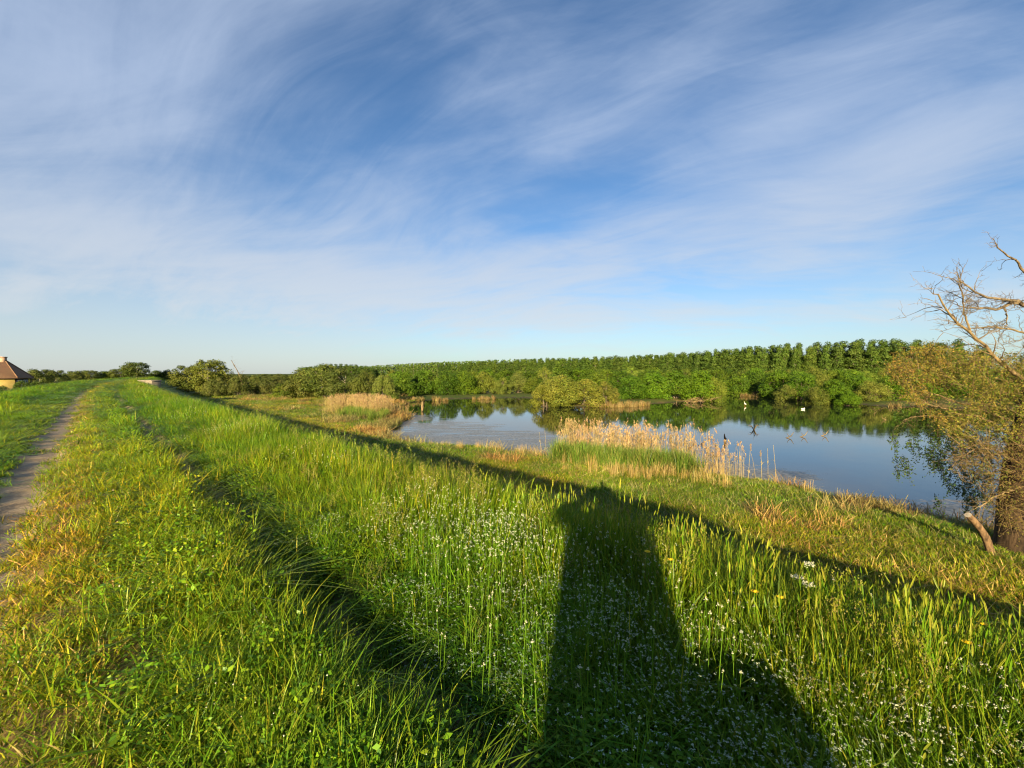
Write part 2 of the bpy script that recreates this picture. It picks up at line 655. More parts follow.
class MB:
    """collects faces of one mesh"""
    def __init__(s):
        s.V, s.Q, s.T, s.C, s.n = [], [], [], [], 0

    def add(s, V, Fc, col=None):
        V = np.asarray(V, float).reshape(-1, 3)
        Fc = np.asarray(Fc)
        (s.Q if Fc.shape[1] == 4 else s.T).append(Fc + s.n)
        s.V.append(V)
        s.C.append(np.broadcast_to(np.asarray(col if col is not None else (1, 1, 1), float), V.shape))
        s.n += len(V)

    def tube(s, pts, r, seg=6, col=None):
        V, f = tube(pts, r, seg)
        s.add(V, f, col)

    def arrays(s):
        Q = np.concatenate(s.Q) if s.Q else np.zeros((0, 4), int)
        T = np.concatenate(s.T) if s.T else np.zeros((0, 3), int)
        return np.concatenate(s.V), [Q, T], np.concatenate(s.C)

    def box(s, c, d, rz=0.0, col=None):
        x, y, z = np.array(d) / 2
        p = np.array([(-x, -y, -z), (x, -y, -z), (x, y, -z), (-x, y, -z), (-x, -y, z), (x, -y, z), (x, y, z), (-x, y, z)])
        cs, sn = math.cos(rz), math.sin(rz)
        p = np.stack([p[:, 0] * cs - p[:, 1] * sn, p[:, 0] * sn + p[:, 1] * cs, p[:, 2]], -1) + np.array(c)
        s.add(p, [(0, 3, 2, 1), (4, 5, 6, 7), (0, 1, 5, 4), (1, 2, 6, 5), (2, 3, 7, 6), (3, 0, 4, 7)], col)

    def build(s, name, mat, parent=None, smooth=False):
        V, Fc, C = s.arrays()
        o = link_mesh(name, V, Fc, [mat], None, C, smooth)
        if parent is not None:
            child(o, parent)
        return o


# ------------------------------------------------------------------ grass: tufts in several kinds, strewn by geometry nodes
def blades(mb, n, rad, hmin, hmax, w, lean, curl, cols, cvar=.18, tipc=None, base_shade=.75):
    a = rng.uniform(0, 2 * PI, n)
    rr = rad * np.sqrt(rng.uniform(0, 1, n))
    b = np.stack([rr * np.cos(a), rr * np.sin(a), np.full(n, -.02)], -1)
    h = rng.uniform(hmin, hmax, n)
    az = rng.uniform(0, 2 * PI, n)
    d = np.stack([np.cos(az), np.sin(az), np.zeros(n)], -1)
    fa = az + PI / 2 + rng.normal(0, .5, n)
    side = np.stack([np.cos(fa), np.sin(fa), np.zeros(n)], -1)
    le = np.abs(rng.normal(lean, lean * .5, n))
    cu = np.abs(rng.normal(curl, curl * .6, n))
    ww = w * rng.uniform(.7, 1.3, n)
    cols = np.asarray(cols, float)
    pick = cols[rng.integers(0, len(cols), n)] * rng.uniform(1 - 1.9 * cvar, 1 + 2.0 * cvar, (n, 1)) * rng.uniform(.92, 1.08, (n, 3))
    V, C = [], []
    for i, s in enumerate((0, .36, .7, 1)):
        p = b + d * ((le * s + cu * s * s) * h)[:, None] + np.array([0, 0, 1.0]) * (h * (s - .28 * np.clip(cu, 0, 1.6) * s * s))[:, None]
        cc = pick * (base_shade + (1 - base_shade) * min(1, s * 1.6))  # blade colour darkens towards its base, painting in shade between blades
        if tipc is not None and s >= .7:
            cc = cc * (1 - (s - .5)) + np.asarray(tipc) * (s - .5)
        if i < 3:
            hw = (ww * (.75, 1, .7)[i] * .5)[:, None]
            V += [p - side * hw, p + side * hw]
            C += [cc, cc]
        else:
            V.append(p)
            C.append(cc)
    V = np.stack(V, 1)
    C = np.stack(C, 1)
    base = (np.arange(n) * 7)[:, None]
    mb.add(V.reshape(-1, 3), (base[:, None, :] + np.array([[0, 1, 3, 2], [2, 3, 5, 4]])[None]).reshape(-1, 4), C.reshape(-1, 3))
    mb.T.append((base + np.array([[4, 5, 6]])).reshape(-1, 3) + mb.n - n * 7)


def blob_heads(mb, pts, r, cols, squash=1.0):
    """small many-sided heads (flowers, seeds)"""
    oct_v = np.array([(1, 0, 0), (0, 1, 0), (-1, 0, 0), (0, -1, 0), (0, 0, 1), (0, 0, -1)], float)
    oct_f = np.array([(0, 1, 4), (1, 2, 4), (2, 3, 4), (3, 0, 4), (1, 0, 5), (2, 1, 5), (3, 2, 5), (0, 3, 5)])
    n = len(pts)
    rr = r * rng.uniform(.75, 1.25, (n, 1, 1))
    V = np.asarray(pts)[:, None, :] + oct_v[None] * rr * np.array([1, 1, squash])
    cols = np.asarray(cols, float)
    C = np.repeat(cols[rng.integers(0, len(cols), n)][:, None, :], 6, 1)
    Fc = ((np.arange(n) * 6)[:, None, None] + oct_f[None]).reshape(-1, 3)
    mb.add(V.reshape(-1, 3), Fc, C.reshape(-1, 3))


def stems(mb, n, rad, hmin, hmax, w, lean, cols):
    """upright thin stems; returns the tips and their directions"""
    a = rng.uniform(0, 2 * PI, n)
    rr = rad * np.sqrt(rng.uniform(0, 1, n))
    b = np.stack([rr * np.cos(a), rr * np.sin(a), np.full(n, -.02)], -1)
    h = rng.uniform(hmin, hmax, n)
    az = rng.uniform(0, 2 * PI, n)
    le = np.abs(rng.normal(lean, lean * .6, n))
    t = b + np.stack([np.cos(az) * le * h, np.sin(az) * le * h, h], -1)
    mid = (b + t) / 2 + np.stack([-np.cos(az), -np.sin(az), np.zeros(n)], -1) * (le * h * .15)[:, None]
    fa = rng.uniform(0, PI, n)
    sd_ = np.stack([np.cos(fa), np.sin(fa), np.zeros(n)], -1) * w / 2
    V = np.stack([b - sd_, b + sd_, mid - sd_, mid + sd_, t - sd_ * .7, t + sd_ * .7], 1)
    cols = np.asarray(cols, float)
    C = np.repeat(cols[rng.integers(0, len(cols), n)][:, None, :], 6, 1)
    Fc = ((np.arange(n) * 6)[:, None, None] + np.array([[0, 1, 3, 2], [2, 3, 5, 4]])[None]).reshape(-1, 4)
    mb.add(V.reshape(-1, 3), Fc, C.reshape(-1, 3))
    d = t - mid
    d /= np.linalg.norm(d, axis=1)[:, None]
    return t, d


def spikes(mb, tips, dirs, ln, w, cols):
    """long bristly ears: two crossed spindles each"""
    n = len(tips)
    L = ln * rng.uniform(.7, 1.2, n)
    dd = dirs + rng.normal(0, .12, (n, 3))
    dd /= np.linalg.norm(dd, axis=1)[:, None]
    cols = np.asarray(cols, float)
    pick = cols[rng.integers(0, len(cols), n)] * rng.uniform(.85, 1.15, (n, 1))
    for q in range(2):
        ref = rng.normal(0, 1, (n, 3))
        s_ = np.cross(dd, ref)
        s_ /= np.linalg.norm(s_, axis=1)[:, None]
        hw = w * .5
        V = np.stack([tips, tips + dd * (L * .3)[:, None] - s_ * hw, tips + dd * (L * .3)[:, None] + s_ * hw,
                      tips + dd * (L * .75)[:, None] - s_ * hw * .8, tips + dd * (L * .75)[:, None] + s_ * hw * .8, tips + dd * L[:, None]], 1)
        C = np.repeat(pick[:, None, :], 6, 1)
        b = (np.arange(n) * 6)[:, None]
        n0 = mb.n
        mb.add(V.reshape(-1, 3), (b + np.array([[1, 2, 4, 3]])).reshape(-1, 4), C.reshape(-1, 3))
        mb.T.append((b[:, None, :] + np.array([[0, 2, 1], [3, 4, 5]])[None]).reshape(-1, 3) + n0)


def leaflets(mb, n, rad, zmin, zmax, size, cols):
    """small broad leaves at all tilts"""
    a = rng.uniform(0, 2 * PI, n)
    rr = rad * np.sqrt(rng.uniform(0, 1, n))
    c = np.stack([rr * np.cos(a), rr * np.sin(a), rng.uniform(zmin, zmax, n)], -1)
    add_leaves(mb, c, rng.normal(0, .7, (n, 3)) + np.array([0, 0, .8]), size, cols)


def add_leaves(mb, c, nrm, size, cols, aspect=.6, lift=0.0, cvar=.2, pick=None):
    n = len(c)
    nrm = nrm / (np.linalg.norm(nrm, axis=1)[:, None] + 1e-9)
    t = np.cross(nrm, rng.normal(0, 1, (n, 3)))
    t /= np.linalg.norm(t, axis=1)[:, None] + 1e-9
    b = np.cross(nrm, t)
    s = (size * rng.uniform(.6, 1.35, n))[:, None]
    V = np.stack([c - t * s * .5, c + b * s * .5 * aspect + t * s * .05, c + t * s * .5, c - b * s * .5 * aspect + t * s * .05], 1)
    if pick is None:
        cols = np.asarray(cols, float)
        pick = cols[rng.integers(0, len(cols), n)]
    pick = pick * rng.uniform(1 - cvar, 1 + cvar, (n, 1)) * rng.uniform(.93, 1.07, (n, 3))
    C = np.repeat(pick[:, None, :], 4, 1)
    mb.add(V.reshape(-1, 3), np.arange(n * 4).reshape(n, 4), C.reshape(-1, 3))


G_FRESH = [(0.105, 0.215, 0.008), (0.140, 0.240, 0.010), (0.075, 0.175, 0.008), (0.175, 0.250, 0.010)]
G_DEEP = [(0.050, 0.125, 0.008), (0.075, 0.165, 0.010), (0.100, 0.190, 0.010)]
G_YEL = [(0.230, 0.250, 0.012), (0.190, 0.235, 0.010), (0.300, 0.270, 0.020), (0.15, 0.21, 0.010)]
G_DRY = [(0.42, 0.28, 0.085), (0.32, 0.21, 0.07), (0.50, 0.36, 0.13), (0.24, 0.19, 0.05)]
G_RED = [(0.30, 0.15, 0.06), (0.24, 0.12, 0.05), (0.36, 0.21, 0.09), (0.20, 0.15, 0.05)]
G_EAR = [(0.26, 0.29, 0.03), (0.31, 0.31, 0.04), (0.20, 0.26, 0.02)]
G_SEED = [(0.26, 0.23, 0.07), (0.22, 0.19, 0.06), (0.30, 0.28, 0.08)]
WHITE = [(0.56, 0.56, 0.42), (0.62, 0.62, 0.50), (0.46, 0.48, 0.30)]
REED = [(0.50, 0.385, 0.15), (0.43, 0.32, 0.12), (0.58, 0.46, 0.21), (0.37, 0.27, 0.10)]
PLUME = [(0.42, 0.29, 0.15), (0.34, 0.22, 0.11)]


class Tufts:
    """one object: its mesh holds the tufts and the spots where they stand"""
    def __init__(s):
        s.V, s.Q, s.T, s.C, s.id, s.n, s.k = [], [], [], [], [], 0, 0
        s.P, s.pt, s.ps, s.pr, s.pc = [], [], [], [], []
        s.kinds = {}

    def template(s, kind, mb):
        V, (Q, T), C = mb.arrays()
        s.V.append(V)
        s.Q.append(Q + s.n)
        s.T.append(T + s.n)
        s.C.append(C)
        s.id.append(np.full(len(V), s.k))
        s.n += len(V)
        s.kinds.setdefault(kind, []).append(s.k)
        s.k += 1

    def strew(s, kind, P, scl, tint, lean=0.06, flat=None):
        n = len(P)
        if not n:
            return
        ks = np.array(s.kinds[kind])
        s.P.append(P)
        s.pt.append(ks[rng.integers(0, len(ks), n)])
        sc = np.repeat(np.asarray(scl, float)[:, None], 3, 1)
        if flat is not None:
            sc[:, 2] *= flat
        s.ps.append(sc)
        s.pr.append(np.stack([rng.normal(0, lean, n), rng.normal(0, lean, n), rng.uniform(0, 2 * PI, n)], -1))
        s.pc.append(tint)

    def build(s, name, mat):
        tv = np.concatenate(s.V)
        P = np.concatenate(s.P)
        nt, npnt = len(tv), len(P)
        me = bpy.data.meshes.new(name)
        set_mesh(me, np.concatenate([tv, P]).astype(np.float32), [np.concatenate(s.Q), np.concatenate(s.T)])

        def att(nm, typ, key, arr):
            a = me.attributes.new(nm, typ, 'POINT')
            a.data.foreach_set(key, arr.ravel())
        att('ist', 'BOOLEAN', 'value', np.concatenate([np.ones(nt, bool), np.zeros(npnt, bool)]))
        att('tpl', 'INT', 'value', np.concatenate([np.concatenate(s.id), np.concatenate(s.pt)]).astype(np.int32))
        att('scl', 'FLOAT_VECTOR', 'vector', np.concatenate([np.ones((nt, 3)), np.concatenate(s.ps)]).astype(np.float32))
        att('rot', 'FLOAT_VECTOR', 'vector', np.concatenate([np.zeros((nt, 3)), np.concatenate(s.pr)]).astype(np.float32))
        one = np.ones((nt + npnt, 4), np.float32)
        one[:nt, :3] = np.concatenate(s.C)
        att('bcol', 'FLOAT_COLOR', 'color', one)
        one = np.ones((nt + npnt, 4), np.float32)
        one[nt:, :3] = np.concatenate(s.pc)
        att('tint', 'FLOAT_COLOR', 'color', one)
        me.materials.append(mat)
        o = bpy.data.objects.new(name, me)
        COL.objects.link(o)
        ng = bpy.data.node_groups.new(name + ' strewn', 'GeometryNodeTree')
        ng.interface.new_socket('Geometry', in_out='INPUT', socket_type='NodeSocketGeometry')
        ng.interface.new_socket('Geometry', in_out='OUTPUT', socket_type='NodeSocketGeometry')
        N, L = ng.nodes, ng.links
        gi, go = N.new('NodeGroupInput'), N.new('NodeGroupOutput')

        def na(nm, typ):
            q = N.new('GeometryNodeInputNamedAttribute')
            q.data_type = typ
            q.inputs[0].default_value = nm
            return next(x for x in q.outputs if x.enabled and x.name == 'Attribute')
        sep = N.new('GeometryNodeSeparateGeometry')
        sep.domain = 'POINT'
        L.new(gi.outputs[0], sep.inputs[0])
        L.new(na('ist', 'BOOLEAN'), sep.inputs[1])
        spl = N.new('GeometryNodeSplitToInstances')
        spl.domain = 'POINT'
        L.new(sep.outputs[0], spl.inputs[0])
        L.new(na('tpl', 'INT'), spl.inputs['Group ID'])
        iop = N.new('GeometryNodeInstanceOnPoints')
        L.new(sep.outputs[1], iop.inputs['Points'])
        L.new(spl.outputs[0], iop.inputs['Instance'])
        iop.inputs['Pick Instance'].default_value = True
        L.new(na('tpl', 'INT'), iop.inputs['Instance Index'])
        L.new(na('rot', 'FLOAT_VECTOR'), iop.inputs['Rotation'])
        L.new(na('scl', 'FLOAT_VECTOR'), iop.inputs['Scale'])
        L.new(iop.outputs[0], go.inputs[0])
        md = o.modifiers.new('strew', 'NODES')
        md.node_group = ng
        print(name, 'tufts', npnt, 'template verts', nt)
        return o


def build_grass():
    G = Tufts()
    for _ in range(4):      # short trodden turf
        m = MB()
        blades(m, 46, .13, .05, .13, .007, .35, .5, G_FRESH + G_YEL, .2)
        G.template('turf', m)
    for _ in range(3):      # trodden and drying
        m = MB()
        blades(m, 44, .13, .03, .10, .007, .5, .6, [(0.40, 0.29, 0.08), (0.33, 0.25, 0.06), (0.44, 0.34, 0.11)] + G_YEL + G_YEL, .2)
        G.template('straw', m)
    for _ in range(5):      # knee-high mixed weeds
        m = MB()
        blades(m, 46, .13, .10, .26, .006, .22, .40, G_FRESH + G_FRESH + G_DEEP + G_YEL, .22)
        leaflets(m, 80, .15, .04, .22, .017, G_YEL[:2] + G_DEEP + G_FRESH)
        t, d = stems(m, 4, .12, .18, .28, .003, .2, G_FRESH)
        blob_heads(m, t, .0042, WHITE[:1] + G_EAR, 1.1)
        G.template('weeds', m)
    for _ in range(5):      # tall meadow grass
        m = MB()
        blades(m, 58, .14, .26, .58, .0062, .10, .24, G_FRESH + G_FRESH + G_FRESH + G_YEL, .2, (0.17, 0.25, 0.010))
        blades(m, 16, .14, .15, .32, .008, .3, .5, G_DEEP, .2)
        G.template('tall', m)
    for _ in range(5):      # wall barley with long ears
        m = MB()
        blades(m, 44, .13, .25, .52, .0075, .14, .35, G_FRESH + G_FRESH + G_DEEP, .2)
        t, d = stems(m, 6, .13, .42, .64, .0035, .10, G_FRESH + G_YEL)
        spikes(m, t, d, .085, .0085, G_EAR + G_FRESH[:1])
        G.template('barley', m)
    for _ in range(4):      # fine panicles
        m = MB()
        blades(m, 26, .14, .22, .48, .006, .16, .3, G_FRESH + G_YEL, .2)
        t, d = stems(m, 9, .13, .40, .62, .0025, .12, G_YEL + G_SEED)
        for tt, dd in zip(t, d):
            q = tt + dd * rng.uniform(-.10, .03, (16, 1)) + rng.normal(0, .012, (16, 3))
            blob_heads(m, q, .0045, G_SEED + G_EAR, 1.5)
        G.template('panicle', m)
    for _ in range(5):      # white cresses
        m = MB()
        blades(m, 22, .14, .18, .42, .006, .18, .35, G_FRESH, .2)
        leaflets(m, 20, .14, .08, .30, .026, G_FRESH)
        t, d = stems(m, 15, .14, .24, .48, .0026, .16, G_FRESH)
        for tt in t:
            q = tt + rng.normal(0, .0038, (5, 3))
            blob_heads(m, q, .0036, WHITE, .9)
        G.template('cress', m)
    for _ in range(4):      # broad leaved weeds
        m = MB()
        leaflets(m, 90, .15, .04, .28, .032, G_DEEP + G_FRESH + G_FRESH)
        blades(m, 14, .14, .15, .35, .010, .4, .7, G_FRESH, .2)
        G.template('broad', m)
    for _ in range(4):      # arching long blades
        m = MB()
        blades(m, 36, .12, .35, .60, .010, .35, .95, G_FRESH + G_DEEP, .2, (0.22, 0.24, 0.02))
        G.template('arch', m)
    for _ in range(4):      # dry straw standing on the low land
        m = MB()
        blades(m, 26, .25, .12, .40, .012, .4, .6, G_DRY, .2)
        blades(m, 26, .25, .10, .30, .012, .4, .6, G_YEL, .2)
        G.template('dry', m)
    for _ in range(4):      # rusty dead stalks
        m = MB()
        t, d = stems(m, 26, .30, .3, .8, .012, .25, G_RED + G_DRY)
        blades(m, 30, .30, .12, .45, .014, .5, .7, G_RED + G_DRY + G_YEL, .2)
        G.template('rust', m)
    for _ in range(4):      # low land sward
        m = MB()
        blades(m, 64, .25, .10, .26, .011, .14, .3, G_YEL + G_YEL + G_FRESH[:2] + G_DRY, .2)
        leaflets(m, 14, .25, .04, .14, .05, G_YEL + G_FRESH)
        G.template('sward', m)

    rings = [(0.55, 3.0, 170, .85), (3.0, 6, 105, 1.0), (6, 12, 50, 1.15), (12, 25, 22, 1.5), (25, 50, 9, 2.1), (50, 100, 3.6, 3.0), (100, 190, 1.1, 4.2)]
    for r0, r1, dens, foot in rings:
        half = R(63) if r1 > 3.1 else R(85)
        n = int(dens * half * (r1 * r1 - r0 * r0))
        r = np.sqrt(rng.uniform(r0 * r0, r1 * r1, n))
        a = rng.uniform(-half, half, n)
        X, Y = r * np.sin(a), r * np.cos(a)
        sd = pond_sd(X, Y)
        u, v = uv_of(X, Y)
        ok = (sd > .35) & (v < 75) & (v > -90)
        if r0 >= 25:
            ok &= (v < 45)
        X, Y, sd, u, v = X[ok], Y[ok], sd[ok], u[ok], v[ok]
        n = len(X)
        Z = ground(X, Y, sd)
        v2 = v + (vnoise(u, v, .6, 31, 2) - .5) * .22
        n1 = vnoise(X, Y, 1.3, 51, 3)
        n2 = vnoise(X, Y, .55, 57, 2)
        n3 = vnoise(X, Y, 4.5, 61, 2)
        rnd = rng.uniform(0, 1, n)
        kind = np.full(n, '', dtype='U8')
        hs = np.ones(n)
        # the strips of the dike top
        L_ = v2 < -1.12
        kind[L_] = np.where(rnd < .60, 'weeds', np.where(rnd < .9, 'tall', 'arch'))[L_]
        hs[L_] = ((.36 + .50 * n1) * (.35 + .65 * sstep(-v2, 1.3, 3.0)))[L_] * np.where(v2 < -5.5, .8, 1)[L_]
        edge = (v2 >= -1.35) & (v2 < -1.0)
        kind[edge] = np.where(rnd < .8, 'turf', '')[edge]
        hs[edge] = .7
        trk = (v2 >= -.95) & (v2 < -.52)
        kind[trk & (rnd < .05) & (n2 > .5)] = 'straw'
        mid1 = (v2 >= -.52) & (v2 < .05)
        kind[mid1] = np.where(rnd < (.54 + .6 * (.5 - n1)) * (.35 + .65 * sstep(u, .2, 2.5)), 'straw', np.where(rnd < .96, 'turf', 'weeds'))[mid1]
        hs[mid1] = (.8 + .6 * sstep(v2, -.44, .1))[mid1]
        mg = .11 * sstep(u, 4, 12)
        mid2 = (v2 >= .05) & (v2 < .98 - mg)
        far = u > 11
        kind[mid2] = np.where(rnd < .24, 'turf', np.where(rnd < .80, 'weeds', np.where(rnd < .97, 'broad', 'arch')))[mid2]
        hs[mid2] = (.50 + .42 * sstep(v2, .05, .6) * (.5 + n1))[mid2]
        hs[(kind == 'arch') & (v2 < .95)] *= .55
        q_ = mid2 & (rng.uniform(0, 1, n) < .30)
        kind[q_] = 'tall'
        hs[q_] *= .62
        kind[mid2 & far & (rnd < .7)] = 'turf'
        hs[mid2 & far] *= .8
        mg = .11 * sstep(u, 4, 12)
        rut = (v2 >= .98 - mg) & (v2 < 1.26 + mg)
        kind[rut & (rnd < .40 - 2.4 * mg)] = 'turf'
        kind[rut & (rnd < .12) & (n2 > .45)] = 'weeds'
        hs[rut] = .7
        mead = (v2 >= 1.26 + mg) & (v2 < 4.6)
        w_bar = .04 + .9 * sstep(v2, 2.2, 3.2) * sstep(u, 4.5, 0.5)
        w_crs = 2.6 * sstep(v2, 3.1, 2.3) * sstep(u, 5, 1.5) * np.maximum(sstep(n1, .30, .55), .8 * sstep(v2, 2.8, 1.9) * sstep(u, 3.2, 1.4)) + .28 * sstep(n1, .5, .7) * sstep(v2, 3.2, 2.4)
        w_pan = .06 + .14 * sstep(n2, .55, .75) * sstep(u, 8, 3)
        w_tal = .75
        w_brd = .12 + .5 * sstep(v2, 2.6, 1.6) * sstep(u, 1.0, -1.5)
        w_arc = .07 * sstep(v2, 1.7, 2.3)
        w_brd = w_brd + 1.2 * sstep(v2, 1.9, 1.4)
        W = np.stack([w_bar, w_crs, w_pan, np.full(n, w_tal), w_brd, w_arc], 1)
        W = np.cumsum(W / W.sum(1)[:, None], 1)
        pick = (rnd[:, None] > W).sum(1).clip(0, 5)
        names = np.array(['barley', 'cress', 'panicle', 'tall', 'broad', 'arch'])
        kind[mead] = names[pick][mead]
        hs[mead] = (1.10 * (1 - .26 * sstep(v2, 3.0, 3.9)) * (.36 + .50 * sstep(v2, 1.35, 2.6) + .45 * (n1 - .5)) * (.72 + .56 * n2))[mead]
        slope = (v2 >= 4.6) & (v2 < 12.2)
        kind[slope] = np.where(rnd < .45, 'tall', np.where(rnd < .8, 'barley', 'panicle'))[slope]
        hs[slope] = (.58 - .34 * sstep(v2, 4.6, 6.0))[slope]
        berm = v2 >= 12.2
        shore = sstep(sd, 3.2, 1.0)
        kind[berm] = np.where(rnd < .80, 'sward', np.where(rnd < .94, 'dry', 'tall'))[berm]
        hs[berm] = ((.75 + .5 * n1) * np.where(kind == 'tall', .5, 1))[berm]
        drypatch = berm & (vnoise(X, Y, 3.0, 71, 3) + .22 * shore + .26 * sstep(u, 26, 36) * sstep(u, 66, 52) * sstep(v, 15.5, 18) * sstep(v, 32, 26) > .72) & (rnd < .5) & (v2 > 16)
        kind[drypatch] = np.where((n2 > .60) | (u > 26), 'rust', 'dry')[drypatch]
        hs[drypatch] *= .8
        leftf = v2 < -13
        kind[leftf] = np.where(rnd < .6, 'sward', 'tall')[leftf]
        # colour drifts
        yel = sstep(n3, .30, .75)
        tint = np.ones((n, 3))
        tint *= (.93 + .50 * (n1 - .5))[:, None]
        tint[:, 0] *= .74 + .42 * yel + .25 * (n2 - .5)
        tint[:, 1] *= .97 + .10 * yel
        tint *= np.where(mid1 | mid2, 1.28, 1)[:, None]
        tint[:, 0] *= np.where(mid1 | mid2, 1.22 + .04 * sstep(v2, .8, -.3), 1)
        tint[:, 0] *= np.where(L_, .98, 1)
        tint *= np.where(L_, 1.12, 1)[:, None]
        tint *= rng.uniform(.75, 1.2, (n, 1))
        sc = rng.uniform(.8, 1.2, n) * foot
        for kd in np.unique(kind):
            if kd == '':
                continue
            q = kind == kd
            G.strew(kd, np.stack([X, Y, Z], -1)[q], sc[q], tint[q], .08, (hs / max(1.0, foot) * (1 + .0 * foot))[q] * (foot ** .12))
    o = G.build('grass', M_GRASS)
    tag(o, 'meadow grass, weeds and dry straw on the dike and the low land', 'grass', kind='stuff')


build_grass()


# ------------------------------------------------------------------ reeds
def reed_stalk(mb, x, y, h, w, col, plume=True, seg=5):
    az = random.uniform(0, 2 * PI)
    le = abs(random.gauss(0, .10))
    t = np.linspace(0, 1, seg)
    pts = np.stack([x + math.cos(az) * le * h * t ** 2, y + math.sin(az) * le * h * t ** 2, h * t - .25 * (1 - t)], -1)
    mb.tube(pts, w * (1 - .5 * t), 4, col)
    for _ in range(random.randint(1, 3)):
        s = random.uniform(.3, .85)
        p = pts[0] + (pts[-1] - pts[0]) * s
        a2 = random.uniform(0, 2 * PI)
        L = random.uniform(.18, .4)
        d = np.array([math.cos(a2), math.sin(a2), random.uniform(-.4, .9)])
        sd_ = np.array([-math.sin(a2), math.cos(a2), 0]) * w * 1.6
        mb.add([p - sd_, p + sd_, p + d * L], [(0, 1, 2)], col)
    if plume:
        for _ in range(7):
            q = pts[-1] + np.array([random.gauss(0, .035), random.gauss(0, .035), random.uniform(-.22, .10)])
            a2 = random.uniform(0, 2 * PI)
            sd_ = np.array([math.cos(a2), math.sin(a2), 0]) * .025
            mb.add([q - sd_, q + sd_, q + np.array([math.cos(az) * .05, math.sin(az) * .05, -.12])], [(0, 1, 2)], random.choice(PLUME))


